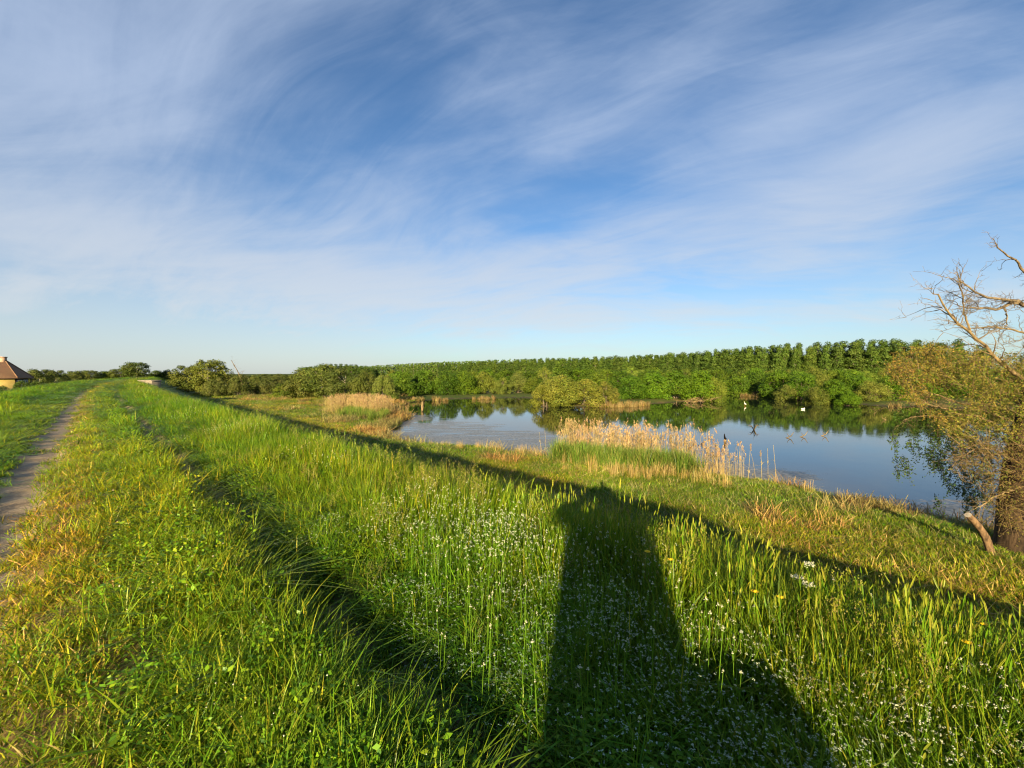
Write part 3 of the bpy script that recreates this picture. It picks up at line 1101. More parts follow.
def build_reeds():
    G = Tufts()
    for _ in range(5):
        m = MB()
        for _ in range(16):
            reed_stalk(m, random.gauss(0, .22), random.gauss(0, .22), random.uniform(1.4, 2.55), .0075, random.choice(REED), random.random() < .55)
        G.template('stalks', m)
    for _ in range(4):
        m = MB()
        blades(m, 70, .35, .8, 1.55, .026, .08, .25, [(0.085, 0.16, 0.02), (0.11, 0.18, 0.025), (0.15, 0.20, 0.03), (0.24, 0.23, 0.06)], .2)
        G.template('young', m)
    for _ in range(4):
        m = MB()
        t, d = stems(m, 34, .35, .5, 1.2, .012, .12, REED + G_DRY)
        blades(m, 60, .35, .3, .8, .02, .2, .5, G_DRY + G_YEL + G_YEL + G_FRESH, .2)
        G.template('stubble', m)

    def fill(px_poly, kind, dens, s0, s1, z=WATER + .05):
        poly = np.array([tuple(at(px, py, z))[:2] for px, py in px_poly])
        lo, hi = poly.min(0), poly.max(0)
        n = int(dens * (hi[0] - lo[0]) * (hi[1] - lo[1]))
        p = rng.uniform(lo, hi, (n, 2))
        ins = np.zeros(n, bool)
        for i in range(len(poly)):
            (x0, y0), (x1, y1) = poly[i], poly[(i + 1) % len(poly)]
            ins ^= ((y0 > p[:, 1]) != (y1 > p[:, 1])) & (p[:, 0] < (x1 - x0) * (p[:, 1] - y0) / (y1 - y0 + 1e-12) + x0)
        p = p[ins]
        keep = vnoise(p[:, 0], p[:, 1], 1.1, 83, 2) > .31
        p = p[keep]
        zz = np.maximum(ground(p[:, 0], p[:, 1]), WATER - .3)
        tint = np.ones((len(p), 3)) * rng.uniform(.8, 1.2, (len(p), 1)) * rng.uniform(.94, 1.06, (len(p), 3))
        G.strew(kind, np.column_stack([p, zz]), rng.uniform(s0, s1, len(p)), tint, .03)

    fill([(560, 463), (600, 465), (660, 470), (715, 478), (722, 472), (690, 462), (640, 455), (590, 449), (560, 448)], 'stalks', 3.0, .70, 1.12)
    fill([(560, 450), (600, 449), (640, 455), (690, 462), (690, 456), (640, 449), (600, 443), (565, 445)], 'stalks', 1.5, .75, 1.12)
    fill([(552, 471), (600, 476), (660, 482), (712, 491), (735, 491), (700, 478), (640, 465), (560, 458)], 'young', 9, .75, 1.1)
    fill([(550, 478), (600, 486), (660, 492), (720, 498), (752, 492), (712, 480), (650, 474), (552, 468)], 'stubble', 4.5, .38, .78)
    fill([(715, 482), (740, 488), (752, 486), (735, 476), (718, 472)], 'stalks', 1.6, .6, .9)
    fill([(322, 416), (350, 418), (388, 421), (394, 416), (380, 410), (340, 409)], 'stalks', 2.2, .75, .95)
    fill([(335, 422), (370, 425), (388, 424), (388, 418), (340, 416)], 'young', 2.2, .7, .9)
    fill([(395, 421), (409, 420), (409, 413), (396, 413)], 'stalks', .35, .5, .8)
    fill([(420, 447), (480, 451), (540, 459), (545, 463), (470, 458), (420, 452)], 'stubble', 1.6, .35, .7)
    fill([(800, 491), (845, 500), (880, 508), (880, 512), (840, 506), (800, 498)], 'stubble', 1.2, .5, .75)
    o = G.build('reed_bed', M_GRASS)
    tag(o, 'dense beds of dry tan reeds with young green shoots along the pond shore', 'reeds', kind='stuff')
    # the stalks that stand by themselves in the open water
    spots = [(741, 487, 1.9, 'lone tan reed stalk nearest the edge of the big reed bed'), (748, 486, 2.0, 'plumed reed stalk a step out from the big reed bed'),
             (756, 484, 1.5, 'short broken reed stalk between the taller ones in open water'), (762, 488, 1.7, 'thin reed stalk in the water right of the plumed one'),
             (768, 487, 1.9, 'outermost pale reed stalk standing in open water'), (776, 488, 2.0, 'farthest right lone reed stalk, well away from the bed'),
             (541, 452, 1.4, 'lone pale stalk in the weedy shallows left of the reed bed'), (546, 454, 1.6, 'taller pale stalk in the shallows touching the reed bed')]
    for px, py, h, lab in spots:
        p = at(px, py, WATER)
        t = empty('reed', p)
        m = MB()
        az = random.uniform(0, 2 * PI)
        tt = np.linspace(0, 1, 6)
        le = random.uniform(.03, .22)
        pts = np.stack([math.cos(az) * le * h * tt ** 2, math.sin(az) * le * h * tt ** 2, h * tt - .4 * (1 - tt)], -1)
        m.tube(pts, .010 * (1 - .4 * tt), 5, random.choice(REED))
        m.build('stalk', M_FLOWER, t)
        for _ in range(2):
            m = MB()
            s = random.uniform(.4, .8)
            a2 = random.uniform(0, 2 * PI)
            p0 = pts[0] * (1 - s) + pts[-1] * s
            sd_ = np.array([-math.sin(a2), math.cos(a2), 0]) * .018
            e = p0 + np.array([math.cos(a2) * .22, math.sin(a2) * .22, random.uniform(-.1, .2)])
            mid = (p0 + e) / 2 + np.array([0, 0, .05])
            m.add([p0 - sd_, p0 + sd_, mid + sd_, mid - sd_, e + sd_ * .1, e - sd_ * .1], [(0, 1, 2, 3), (3, 2, 4, 5)], random.choice(REED))
            m.build('leaf', M_FLOWER, t)
        if 'plume' in lab or random.random() < .3:
            m = MB()
            q = pts[-1] + np.stack([rng.normal(0, .022, 60), rng.normal(0, .022, 60), rng.uniform(-.24, .08, 60)], -1)
            blob_heads(m, q, .011, PLUME, 1.8)
            m.build('plume', M_FLOWER, t)
        tag(t, lab, 'reed', 'single reed stalks in the water')


build_reeds()


# ------------------------------------------------------------------ trees
def crown_lobes(rx, ry, z0, z1, n, rl, shape='round', seed=0):
    """centres and radii of the clumps that make up a crown"""
    out = []
    rs = np.random.default_rng(seed)
    H = z1 - z0
    for i in range(n):
        for _ in range(60):
            t = rs.uniform(0.02, .98)
            if shape == 'round':
                env = math.sqrt(max(0, 1 - (2 * t - 1) ** 2)) ** .8
            elif shape == 'mound':
                env = math.sqrt(max(0, 1 - t ** 2))
            else:   # column
                env = (min(1, t / .25) ** .6) * (min(1, (1 - t) / .6) ** .95)
            a = rs.uniform(0, 2 * PI)
            q = rs.uniform(.35, 1) ** .5 if i else .3
            c = np.array([math.cos(a) * rx * env * q, math.sin(a) * ry * env * q, z0 + t * H])
            r = rl * rs.uniform(.5, 1.4) * (.55 + .45 * env)
            if all(np.linalg.norm(c - o[0]) > .55 * (r + o[1]) * .8 for o in out):
                break
        out.append((c, r))
    return out


def crown(name, lobes, leaf, per, cols, parent, seed=0, fuzz=.25, aspect=.65):
    m = MB()
    cols = np.asarray(cols, float)
    rs = np.random.default_rng(seed)
    for c, r in lobes:
        area = 4 * PI * r * r
        n = int(2.3 * per * area / (leaf * leaf))
        d = rs.normal(0, 1, (n, 3))
        d /= np.linalg.norm(d, axis=1)[:, None]
        # bumps on the lobe: small twigs stand out
        tw = rs.normal(0, 1, (20, 3))
        tw /= np.linalg.norm(tw, axis=1)[:, None]
        bump = np.max(d @ tw.T, axis=1) ** 6
        rad = r * (.55 + .62 * bump + rs.normal(0, fuzz * .5, n) + .1 * rs.uniform(0, 1, n) ** 3)
        P = c + d * rad[:, None] * np.array([1, 1, .85])
        base = cols[rs.integers(0, len(cols))]
        pick = np.where(rs.uniform(0, 1, (n, 1)) < .6, base, cols[rs.integers(0, len(cols), n)])
        add_leaves(m, P, d * 1.0 + rs.normal(0, .40, (n, 3)) + np.array([0, 0, .20]), leaf, None, aspect, pick=pick)
    return m.build(name, M_LEAF, parent)


def wood(parent, lobes, h0, r0, mat, lean=(0, 0), nlimb=9, stems_=1, seed=0):
    rs = random.Random(seed)
    m = MB()
    top = max(c[2] for c, r in lobes)
    for s in range(stems_):
        bx, by = (rs.gauss(0, r0 * 2.5), rs.gauss(0, r0 * 2.5)) if stems_ > 1 else (0, 0)
        tx, ty = lean[0] + bx * 2.5, lean[1] + by * 2.5
        t = np.linspace(0, 1, 7)
        pts = np.stack([bx + (tx - bx) * t + .12 * np.sin(t * 5 + s), by + (ty - by) * t + .12 * np.cos(t * 4 + s), -.3 + (top * .9 + .3) * t], -1)
        m.tube(pts, r0 * (1.15 - .95 * t) / (1 if stems_ == 1 else 1.5), 7)
        m.tube(pts[:2] * np.array([1, 1, 1]), [r0 * 1.35 / (1 if stems_ == 1 else 1.5), r0 * .8 / (1 if stems_ == 1 else 1.5)], 7)
        for c, r in rs.sample(lobes, min(nlimb, len(lobes))):
            k = min(max((c[2] - r) / (top * .9) * .75, .08), .9)
            p0 = np.array([np.interp(k, t, pts[:, i]) for i in range(3)])
            q = np.linspace(0, 1, 5)[:, None]
            mid = (p0 + c) / 2 + np.array([0, 0, -.12 * np.linalg.norm(c - p0)])
            pp = (1 - q) ** 2 * p0 + 2 * q * (1 - q) * mid + q ** 2 * c
            m.tube(pp, r0 * .36 * (1 - .8 * q[:, 0]), 5)
    return m.build('trunk', mat, parent, True)


BUSH_G = [(0.075, 0.120, 0.012), (0.098, 0.142, 0.014), (0.052, 0.088, 0.011), (0.125, 0.165, 0.018)]
WIL_G = [(0.130, 0.158, 0.030), (0.160, 0.178, 0.034), (0.100, 0.128, 0.022), (0.185, 0.195, 0.042)]
OLV_G = [(0.100, 0.130, 0.028), (0.130, 0.155, 0.034), (0.075, 0.105, 0.020), (0.155, 0.170, 0.042)]
POP_G = [(0.065, 0.112, 0.018), (0.085, 0.135, 0.022), (0.105, 0.155, 0.028), (0.050, 0.085, 0.014)]

PROTO = {}


def proto(key, name, lobes, leaf, per, cols, trunk, seed):
    t = empty(name, (0, 0, 0))
    crown('crown', lobes, leaf, per, cols, t, seed)
    wood(t, lobes, seed=seed, **trunk)
    PROTO.setdefault(key, []).append([t, False])


for i in range(4):
    proto('bush', 'bush', crown_lobes(2.6, 2.6, .2, 4.6, 30, 1.0, 'mound', 100 + i), .21, .85, BUSH_G, dict(h0=0, r0=.12, mat=M_BARK, stems_=3, nlimb=6), 100 + i)
for i in range(3):
    proto('willow', 'willow_bush', crown_lobes(3.2, 3.0, .1, 4.4, 30, .95, 'mound', 200 + i), .20, .80, WIL_G, dict(h0=0, r0=.12, mat=M_BARK, stems_=4, nlimb=6), 200 + i)
for i in range(3):
    proto('tree', 'broadleaf_tree', crown_lobes(3.2, 3.2, .9, 8.5, 44, 1.15, 'round', 300 + i), .27, .80, OLV_G, dict(h0=0, r0=.20, mat=M_PALE, nlimb=12), 300 + i)
for i in range(4):
    proto('poplar', 'poplar_tree', crown_lobes(1.9, 1.9, 2.0, 16, 46, 1.15, 'column', 400 + i), .40, .95, POP_G, dict(h0=0, r0=.18, mat=M_PALE, nlimb=8), 400 + i)


def plant(key, p, sc, color, label, cat, group=None, rz=None, i=None):
    dim = random.uniform(.82, 1.12) if key != 'poplar' else 1.0
    color = tuple(c_ * dim * random.uniform(.96, 1.04) for c_ in color)
    opts = PROTO[key]
    e = opts[random.randrange(len(opts)) if i is None else i % len(opts)]
    rz = random.uniform(0, 2 * PI) if rz is None else rz
    if not e[1]:
        o = e[0]
        e[1] = True
        o.location = p
        o.rotation_euler = (0, 0, rz)
        o.scale = sc
        o.color = (*color, 1)
        for c in KIDS[o.name]:
            c.color = (*color, 1)
    else:
        o = copy_thing(e[0], p, rz, sc, color)
        for kk in ('label', 'category', 'group'):
            if kk in o:
                del o[kk]
    tag(o, label, cat, group)
    return o


def gz(x, y):
    return float(ground(np.array([x]), np.array([y]))[0])


H0 = {'bush': 5.2, 'willow': 4.9, 'tree': 9.3, 'poplar': 16.6}
W0 = {'bush': 6.6, 'willow': 7.6, 'tree': 8.2, 'poplar': 5.6}


def stand(key, px, top, width, Y, color, label, cat, group=None, i=None, zoff=0.0):
    """a plant whose middle is seen at px, its top at row top, width px wide, Y metres ahead; it stands on the ground there"""
    T = at_depth(px, top, Y)
    z = max(gz(T.x, T.y), WATER - .1) + zoff
    h = T.z - z
    w = width / F * Y
    return plant(key, (T.x, T.y, z), (w / W0[key], w / W0[key] * random.uniform(.85, 1.05), h / H0[key]), color, label, cat, group, None, i)


def build_trees():
    S = stand
    one = (1, 1, 1)
    # --- left of the dike, behind the house
    g = 'trees along the far left horizon'
    for px, top, w, Y, key, c, lab in (
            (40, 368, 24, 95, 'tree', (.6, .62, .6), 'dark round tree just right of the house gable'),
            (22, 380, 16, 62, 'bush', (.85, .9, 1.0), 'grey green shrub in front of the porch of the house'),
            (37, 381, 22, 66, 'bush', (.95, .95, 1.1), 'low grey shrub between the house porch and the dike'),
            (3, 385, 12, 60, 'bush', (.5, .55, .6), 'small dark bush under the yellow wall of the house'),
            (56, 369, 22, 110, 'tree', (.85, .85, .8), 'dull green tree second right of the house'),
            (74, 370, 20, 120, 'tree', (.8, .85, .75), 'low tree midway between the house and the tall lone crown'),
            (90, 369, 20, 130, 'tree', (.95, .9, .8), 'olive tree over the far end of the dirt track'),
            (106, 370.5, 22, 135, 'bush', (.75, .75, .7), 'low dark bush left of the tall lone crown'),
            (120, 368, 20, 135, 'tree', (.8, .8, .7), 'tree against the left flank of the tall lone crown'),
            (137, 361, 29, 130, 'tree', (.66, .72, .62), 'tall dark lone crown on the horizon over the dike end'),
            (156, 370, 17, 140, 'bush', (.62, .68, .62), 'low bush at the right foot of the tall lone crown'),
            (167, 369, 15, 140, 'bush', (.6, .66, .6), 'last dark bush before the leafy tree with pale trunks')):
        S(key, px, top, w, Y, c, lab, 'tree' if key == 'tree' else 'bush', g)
    # --- the leafy group where the dike bends
    S('tree', 187, 364, 34, 100, (1.0, .95, .7), 'broad olive tree left of the tree with pale trunks', 'tree')
    S('tree', 208, 357, 42, 96, (1.25, 1.2, .8), 'leafy yellow green tree with two pale trunks at the dike bend', 'tree', i=1)
    S('willow', 216, 377, 26, 90, (.8, .8, .9), 'grey bushes at the foot of the tree with pale trunks', 'bush')
    g = 'bushes along the low meadow'
    for px, top, w, Y, key, c, lab in (
            (238, 374, 26, 92, 'willow', (.75, .75, .85), 'grey green bush right of the tree with pale trunks'),
            (256, 375, 26, 100, 'willow', (.70, .72, .8), 'dull bush under the bare leaning branch'),
            (272, 376, 26, 96, 'tree', (.8, .8, .8), 'low olive tree left of the big rounded thicket'),
            (284, 383, 30, 82, 'bush', (1.0, .95, .9), 'green bush at the left foot of the big rounded thicket'),
            (300, 369, 44, 84, 'willow', (.62, .66, .62), 'left dome of the big rounded thicket by the meadow'),
            (322, 364, 52, 84, 'tree', (.82, .84, .72), 'tallest dome of the big rounded thicket by the meadow'),
            (345, 368, 46, 80, 'tree', (.72, .76, .7), 'dark dome of the thicket behind the left reeds'),
            (366, 371, 40, 78, 'willow', (.62, .68, .6), 'rounded grey green bush over the left reeds'),
            (384, 374, 30, 76, 'willow', (.72, .78, .68), 'bush at the water corner right of the left reeds')):
        S(key, px, top, w, Y, c, lab, 'tree' if key == 'tree' else 'bush', g)
    # --- far shore of the pond, left to right
    g = 'bushes along the far shore'
    for px, top, w, Y, key, c, lab in (
            (402, 370, 34, 92, 'bush', (.8, .95, .7), 'vivid green bush at the left end of the far shore'),
            (424, 368, 34, 98, 'bush', (.85, 1.0, .65), 'second green bush of the far shore, behind the tan stump'),
            (446, 370, 34, 99, 'bush', (.7, .85, .6), 'dark green bush right of the tan stump'),
            (468, 373, 28, 100, 'bush', (1.1, 1.15, .7), 'light green bush midway along the left far shore'),
            (484, 371, 28, 104, 'willow', (.95, 1.05, .7), 'pale green willow bush reflected in the bright water'),
            (502, 377, 26, 102, 'willow', (.9, .95, .8), 'low willow left of the pointed tree'),
            (518, 373, 28, 106, 'willow', (.8, .85, .8), 'grey willow behind the low one left of the round island bush'),
            (533, 377, 22, 104, 'bush', (.9, .9, .8), 'small bush at the back left of the round island bush'),
            (561, 357, 22, 125, 'poplar', (1.25, 1.2, .9), 'pointed pale tree rising behind the round island bush'),
            (560, 374, 56, 71, 'willow', (1.08, 1.05, .75), 'large round yellow green willow on the point in the pond'),
            (582, 378, 50, 70, 'willow', (1.10, 1.05, .75), 'right half dome of the yellow green willow on the point'),
            (545, 384, 34, 69, 'willow', (1.05, 1.0, .7), 'low left skirt of the yellow green willow on the point'),
            (606, 381, 34, 72, 'willow', (1.1, .95, .8), 'small tawny willow right of the large yellow green one'),
            (596, 371, 34, 92, 'bush', (1.0, 1.0, .8), 'bush showing over the right shoulder of the yellow green willow'),
            (632, 375, 36, 82, 'bush', (.7, 1.0, .6), 'deep green bush right of the tawny willow'),
            (622, 369, 36, 100, 'bush', (.65, .82, .6), 'dark green bush in the second row behind the tawny willow'),
            (654, 371, 36, 84, 'bush', (.78, 1.05, .6), 'bright green bush left of the brown brush heap'),
            (650, 367, 36, 105, 'bush', (.7, .85, .6), 'darker bush behind the bright ones left of the brush heap'),
            (676, 369, 42, 84, 'bush', (.9, 1.12, .6), 'bright bush hanging over the brown brush heap'),
            (702, 369, 44, 82, 'bush', (1.0, 1.2, .62), 'brightest green bush on the corner of the far shore'),
            (716, 376, 26, 80, 'willow', (.9, 1.05, .6), 'low light bush at the tip of the bright corner'),
            (738, 376, 32, 104, 'bush', (.75, .9, .6), 'bush in the back of the small bay'),
            (757, 371, 32, 106, 'bush', (.62, .74, .6), 'dark bush in the middle of the small bay'),
            (778, 369, 38, 92, 'bush', (.85, 1.05, .62), 'green bush where the small bay ends'),
            (788, 384, 26, 84, 'willow', (.7, .75, .7), 'low grey bush at the water where the bay ends'),
            (802, 372, 36, 84, 'bush', (.8, 1.0, .6), 'round green bush behind the white bird'),
            (816, 386, 28, 74, 'willow', (.8, .85, .7), 'low grey green willow on the shore right of the white bird'),
            (832, 378, 38, 76, 'bush', (.9, 1.12, .62), 'large bright bush on the right far shore'),
            (852, 372, 40, 82, 'bush', (.8, .98, .6), 'bush over the old reeds of the right far shore'),
            (848, 390, 26, 71, 'bush', (.9, 1.1, .6), 'low bright bush dipping to the water on the right'),
            (872, 380, 34, 76, 'willow', (.95, .95, .75), 'pale bush among old reeds near the leaning willow'),
            (893, 376, 40, 78, 'bush', (.9, 1.15, .6), 'bright bush half behind the twigs of the old willow'),
            (918, 372, 44, 80, 'bush', (.8, 1.0, .6), 'bush seen through the twigs of the old willow'),
            (950, 372, 48, 84, 'bush', (.75, .95, .6), 'bush deep behind the crown of the old willow'),
            (985, 372, 50, 86, 'bush', (.75, .95, .6), 'bush behind the trunk side of the old willow'),
            (1020, 372, 50, 88, 'bush', (.75, .95, .6), 'bush behind the right edge of the old willow')):
        cat = {'bush': 'bush', 'willow': 'bush', 'poplar': 'tree'}[key]
        S(key, px, top, w, Y, c, lab, cat, g)
    # --- a second belt that fills the land between shore and wood
    g = 'thicket between the shore and the poplar wood'
    for k_ in range(46):
        px = 392 + k_ * 14.0 + random.uniform(-4, 4)
        Y = np.interp(px, [390, 520, 640, 760, 1030], [150, 165, 150, 128, 112]) + random.uniform(-8, 14)
        top = np.interp(px, [390, 520, 640, 760, 1030], [371, 368, 367, 368, 368]) + random.uniform(-1.5, 2.5)
        c = random.choice([(.8, .95, .65), (.95, 1.1, .7), (.7, .8, .6), (1.0, 1.0, .8)])
        S(random.choice(['bush', 'bush', 'willow']), px, top, random.uniform(26, 36), Y, c,
          'one of the mixed green bushes between the far shore and the poplar wood', 'bush', g)
    # --- poplar plantation: rows that run away to the left
    g = 'poplars of the plantation behind the pond'
    edge_px = [300, 330, 372, 400, 470, 560, 640, 700, 735, 790, 850, 930, 1010, 1090, 1180]
    edge_Y = [560, 540, 520, 500, 400, 300, 240, 205, 182, 160, 148, 138, 130, 124, 118]
    P = [np.array([(px - 512) / F * Y, Y]) for px, Y in zip(edge_px, edge_Y)]
    seg = np.cumsum([0] + [np.linalg.norm(P[i + 1] - P[i]) for i in range(len(P) - 1)])
    spots = []
    for row in range(4):
        s = seg[1] * 0 + row * 1.7
        while s < seg[-1] - 40:
            x = np.interp(s, seg, [p[0] for p in P])
            y = np.interp(s, seg, [p[1] for p in P])
            d = np.array([-.35, 1.0])
            d /= np.linalg.norm(d)
            q = np.array([x, y]) + d * row * 6.0
            s += 3.5 * (1 + 1.0 * max(0, (y - 200) / 200))
            spots.append((q, row))
    spots.sort(key=lambda a: a[0][1] + a[1] * 30)
    rest = spots[285:]
    spots = spots[:285]
    for q, row in spots:
        px = 512 + F * q[0] / q[1]
        top_px = np.interp(px, [300, 372, 400, 470, 560, 640, 700, 735, 790, 850, 930, 1024, 1200], [368, 366.5, 365, 362, 358.5, 356.5, 353, 349, 345, 342.5, 342, 341, 341])
        hh = (373 - top_px) / F * q[1] + EYE + 3.5
        hh *= random.uniform(.91, 1.06) * (1 + .015 * row)
        wd = random.uniform(4.8, 8.2) * max(1, q[1] / 220) ** .5
        c = random.choice([(.9, .9, .9), (1.0, 1.0, .9), (.75, .8, .78), (1.05, 1.0, .85)])
        plant('poplar', (q[0] + random.uniform(-1.5, 1.5), q[1] + random.uniform(-1.5, 1.5), -3.5), (wd / W0['poplar'], wd / W0['poplar'], hh / H0['poplar']), c,
              'one of the tall narrow poplars planted in rows behind the far shore', 'tree', g)
    m = MB()
    for q, row in rest:
        px = 512 + F * q[0] / q[1]
        top_px = np.interp(px, [300, 372, 400, 470, 560], [368, 366.5, 365, 362, 358.5])
        zt = (373 - top_px) / F * q[1] + EYE + random.uniform(-.6, .6)
        for z_ in np.linspace(0, zt - 1.5, 5):
            d = rng.normal(0, 1, (34, 3))
            d /= np.linalg.norm(d, axis=1)[:, None]
            add_leaves(m, np.array([q[0], q[1], z_]) + d * np.array([3.6, 3.6, 2.4]), d + rng.normal(0, .5, (34, 3)), 1.7, POP_G)
        m.tube([(q[0], q[1], -3.6), (q[0], q[1], zt - 2)], [.25, .12], 5, (.2, .17, .13))
    o = m.build('far_wood', M_LEAF)
    tag(o, 'the far end of the poplar wood, where it reads as one mass', 'wood', kind='stuff')
    # the rounded stand behind the big thicket
    g = 'distant stand behind the rounded thicket'
    for k_ in range(15):
        px = 306 + k_ * 5.0
        Y = 330 + random.uniform(-15, 15)
        top = 373 - (9.5 * math.sqrt(max(.1, 1 - ((k_ - 6.5) / 8.2) ** 2))) + random.uniform(-.3, .3)
        S('poplar', px, top, 11, Y, (.95, .95, .9), 'one of the close-set trees of the rounded stand behind the thicket', 'tree', g)
    g = 'low trees along the middle horizon'
    for k_ in range(12):
        px = 226 + k_ * 7.5
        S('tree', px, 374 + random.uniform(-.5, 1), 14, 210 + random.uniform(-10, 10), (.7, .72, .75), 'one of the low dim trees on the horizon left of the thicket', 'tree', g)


build_trees()
# prototypes never used are dropped
for key, opts in PROTO.items():
    for o, used in opts:
        if not used:
            for c in KIDS[o.name]:
                bpy.data.objects.remove(c)
            bpy.data.objects.remove(o)


# ------------------------------------------------------------------ the old willow on the near shore
def smooth_path(pts, n):
    pts = np.asarray([tuple(p) for p in pts], float)
    t = np.concatenate([[0], np.cumsum(np.linalg.norm(np.diff(pts, axis=0), axis=1))])
    q = np.linspace(0, t[-1], n)
    out = np.stack([np.interp(q, t, pts[:, i]) for i in range(3)], -1)
    for _ in range(2):
        out[1:-1] = .25 * out[:-2] + .5 * out[1:-1] + .25 * out[2:]
    return out


def twigs(mb, pts, r0, n, length, depth=2, gravity=0.0, spread=.8, seg=4):
    """side shoots along a limb, branching again"""
    T = np.gradient(pts, axis=0)
    T /= np.linalg.norm(T, axis=1)[:, None]
    ends = []
    for _ in range(n):
        k = random.randint(int(len(pts) * .25), len(pts) - 1)
        d = T[k] + np.array([random.gauss(0, spread), random.gauss(0, spread), random.gauss(.15, spread * .8)])
        d /= np.linalg.norm(d)
        L = length * random.uniform(.5, 1.3)
        q = np.linspace(0, 1, 6)
        bend = np.array([random.gauss(0, .25), random.gauss(0, .25), random.gauss(0, .2) - gravity]) * L
        wob = np.cumsum(np.random.default_rng(random.randint(0, 10 ** 6)).normal(0, .035 * L, (6, 3)), axis=0)
        pp = pts[k] + d * (q * L)[:, None] + bend * (q ** 2)[:, None] + wob
        mb.tube(pp, np.maximum(r0 * (1 - .8 * q), .003), seg)
        ends.append(pp)
        if depth > 1:
            ends += twigs(mb, pp, r0 * .55, random.randint(2, 4), length * .55, depth - 1, gravity, spread, 3)
    return ends


def build_old_willow():
    base = at_depth(1012, 556, 12.0)
    bz = gz(base.x, base.y)
    root = empty('old_willow_tree', (base.x, base.y, bz))
    tag(root, 'old willow with a thick trunk and bare dead limbs on the near shore', 'tree')
    inv = np.array([base.x, base.y, bz])

    def path(px, n=14):
        return smooth_path([at_depth(*p) for p in px], n) - inv
    # trunk, with its flare
    m = MB()
    tr = smooth_path([at_depth(1019, 572, 12.0), at_depth(1017, 530, 12.05), at_depth(1022, 470, 12.2), at_depth(1034, 410, 12.4), at_depth(1052, 350, 12.6), at_depth(1062, 290, 12.8)], 18) - inv
    rad = np.interp(np.linspace(0, 1, 18), [0, .08, .3, .6, 1], [.70, .47, .40, .36, .24])
    V, f = tube(tr, rad, 18)
    a = np.arctan2(V[:, 1], V[:, 0])
    ridge = 1 + .09 * np.sin(a * 5 + V[:, 2] * 1.5) + .05 * np.sin(a * 11 + V[:, 2] * 4)
    cen = np.repeat(tr, 18, 0)
    V = cen + (V - cen) * ridge[:, None]
    m.add(V, f)
    m.build('trunk', M_DARKBARK, root, True)
    # second stem leaning right, out of the picture
    m = MB()
    st2 = path([(1020, 520, 12.2), (1060, 460, 12.0), (1105, 380, 11.8), (1130, 280, 11.8)], 12)
    m.tube(st2, np.linspace(.42, .18, 12), 12)
    m.build('stem', M_DARKBARK, root, True)
    limbs = [
        ('limb', [(1062, 402, 12.5), (1024, 378, 12.3), (1003, 365, 12.1), (988, 350, 12.0), (973, 335, 11.9), (962, 326, 11.8), (948, 316, 11.8), (942, 305, 11.7), (938, 294, 11.7)], .12, .018, 22, .75, M_GOLDWOOD),
        ('limb', [(973, 335, 11.9), (967, 322, 12.0), (964, 308, 12.1), (962, 295, 12.1), (960, 281, 12.2)], .045, .012, 12, .5, M_GOLDWOOD),
        ('limb', [(1060, 330, 12.6), (1030, 308, 12.4), (1015, 301, 12.3), (993, 297.5, 12.1), (976, 296, 12.0), (973, 290, 12.0), (966, 285, 12.0), (960, 281, 12.0)], .14, .015, 20, .6, M_DEAD),
        ('limb', [(1018, 303, 12.3), (1006, 305, 12.4), (998, 309, 12.4), (985, 309, 12.5), (968, 308, 12.6), (957, 305, 12.6)], .085, .012, 14, .45, M_DEAD),
        ('limb', [(1004, 307, 12.4), (1007, 317, 12.4), (1006, 327, 12.3), (1003, 331, 12.3)], .04, .012, 4, .3, M_DEAD),
        ('limb', [(1056, 345, 12.6), (1024, 333, 12.2), (1008, 330, 12.1), (993, 326, 12.0), (978, 328, 11.9)], .075, .012, 14, .55, M_GOLDWOOD),
        ('limb', [(1062, 300, 12.8), (1036, 285, 12.5), (1022, 270, 12.3), (1019, 262, 12.3), (1008, 255, 12.2), (998, 248, 12.2)], .11, .016, 8, .45, M_DEAD),
        ('limb', [(1062, 290, 12.8), (1085, 250, 13.0), (1102, 215, 13.2), (1112, 180, 13.3)], .20, .03, 14, .9, M_DEAD),
        ('limb', [(1130, 280, 11.8), (1120, 230, 11.9), (1095, 190, 12.0)], .16, .03, 12, .9, M_DEAD),
        ('branch', [(1010, 420, 12.6), (985, 412, 13.0), (960, 402, 13.4), (948, 400, 13.6), (938, 396, 13.8), (933, 391, 13.9), (919, 391, 14.1), (911, 394, 14.2), (900, 398, 14.3)], .07, .010, 12, .5, M_GOLDWOOD),
        ('branch', [(962, 410, 13.2), (941, 408, 13.4), (928, 404, 13.6), (919, 399, 13.8), (912, 393, 14.0), (898, 380, 14.2)], .05, .010, 9, .5, M_GOLDWOOD),
        ('branch', [(1012, 436, 12.4), (985, 418, 12.8), (960, 413, 13.1), (948, 415, 13.2), (936, 418, 13.3), (927, 414.5, 13.4), (919, 415, 13.5), (904, 420, 13.6)], .07, .010, 10, .45, M_GOLDWOOD),
        ('branch', [(941, 408, 13.4), (925, 406, 13.9), (909, 407, 14.3), (895, 408, 14.6), (882, 408, 15.0)], .035, .008, 6, .35, M_GOLDWOOD),
        ('branch', [(1014, 462, 12.2), (992, 448, 12.0), (975, 450, 11.8), (960, 458, 11.7), (948, 470, 11.6)], .06, .008, 14, .5, M_GOLDWOOD),
        ('branch', [(1014, 490, 12.0), (1000, 494, 11.7), (988, 500, 11.5), (980, 509, 11.4)], .045, .010, 8, .35, M_GOLDWOOD),
    ]
    ends = []
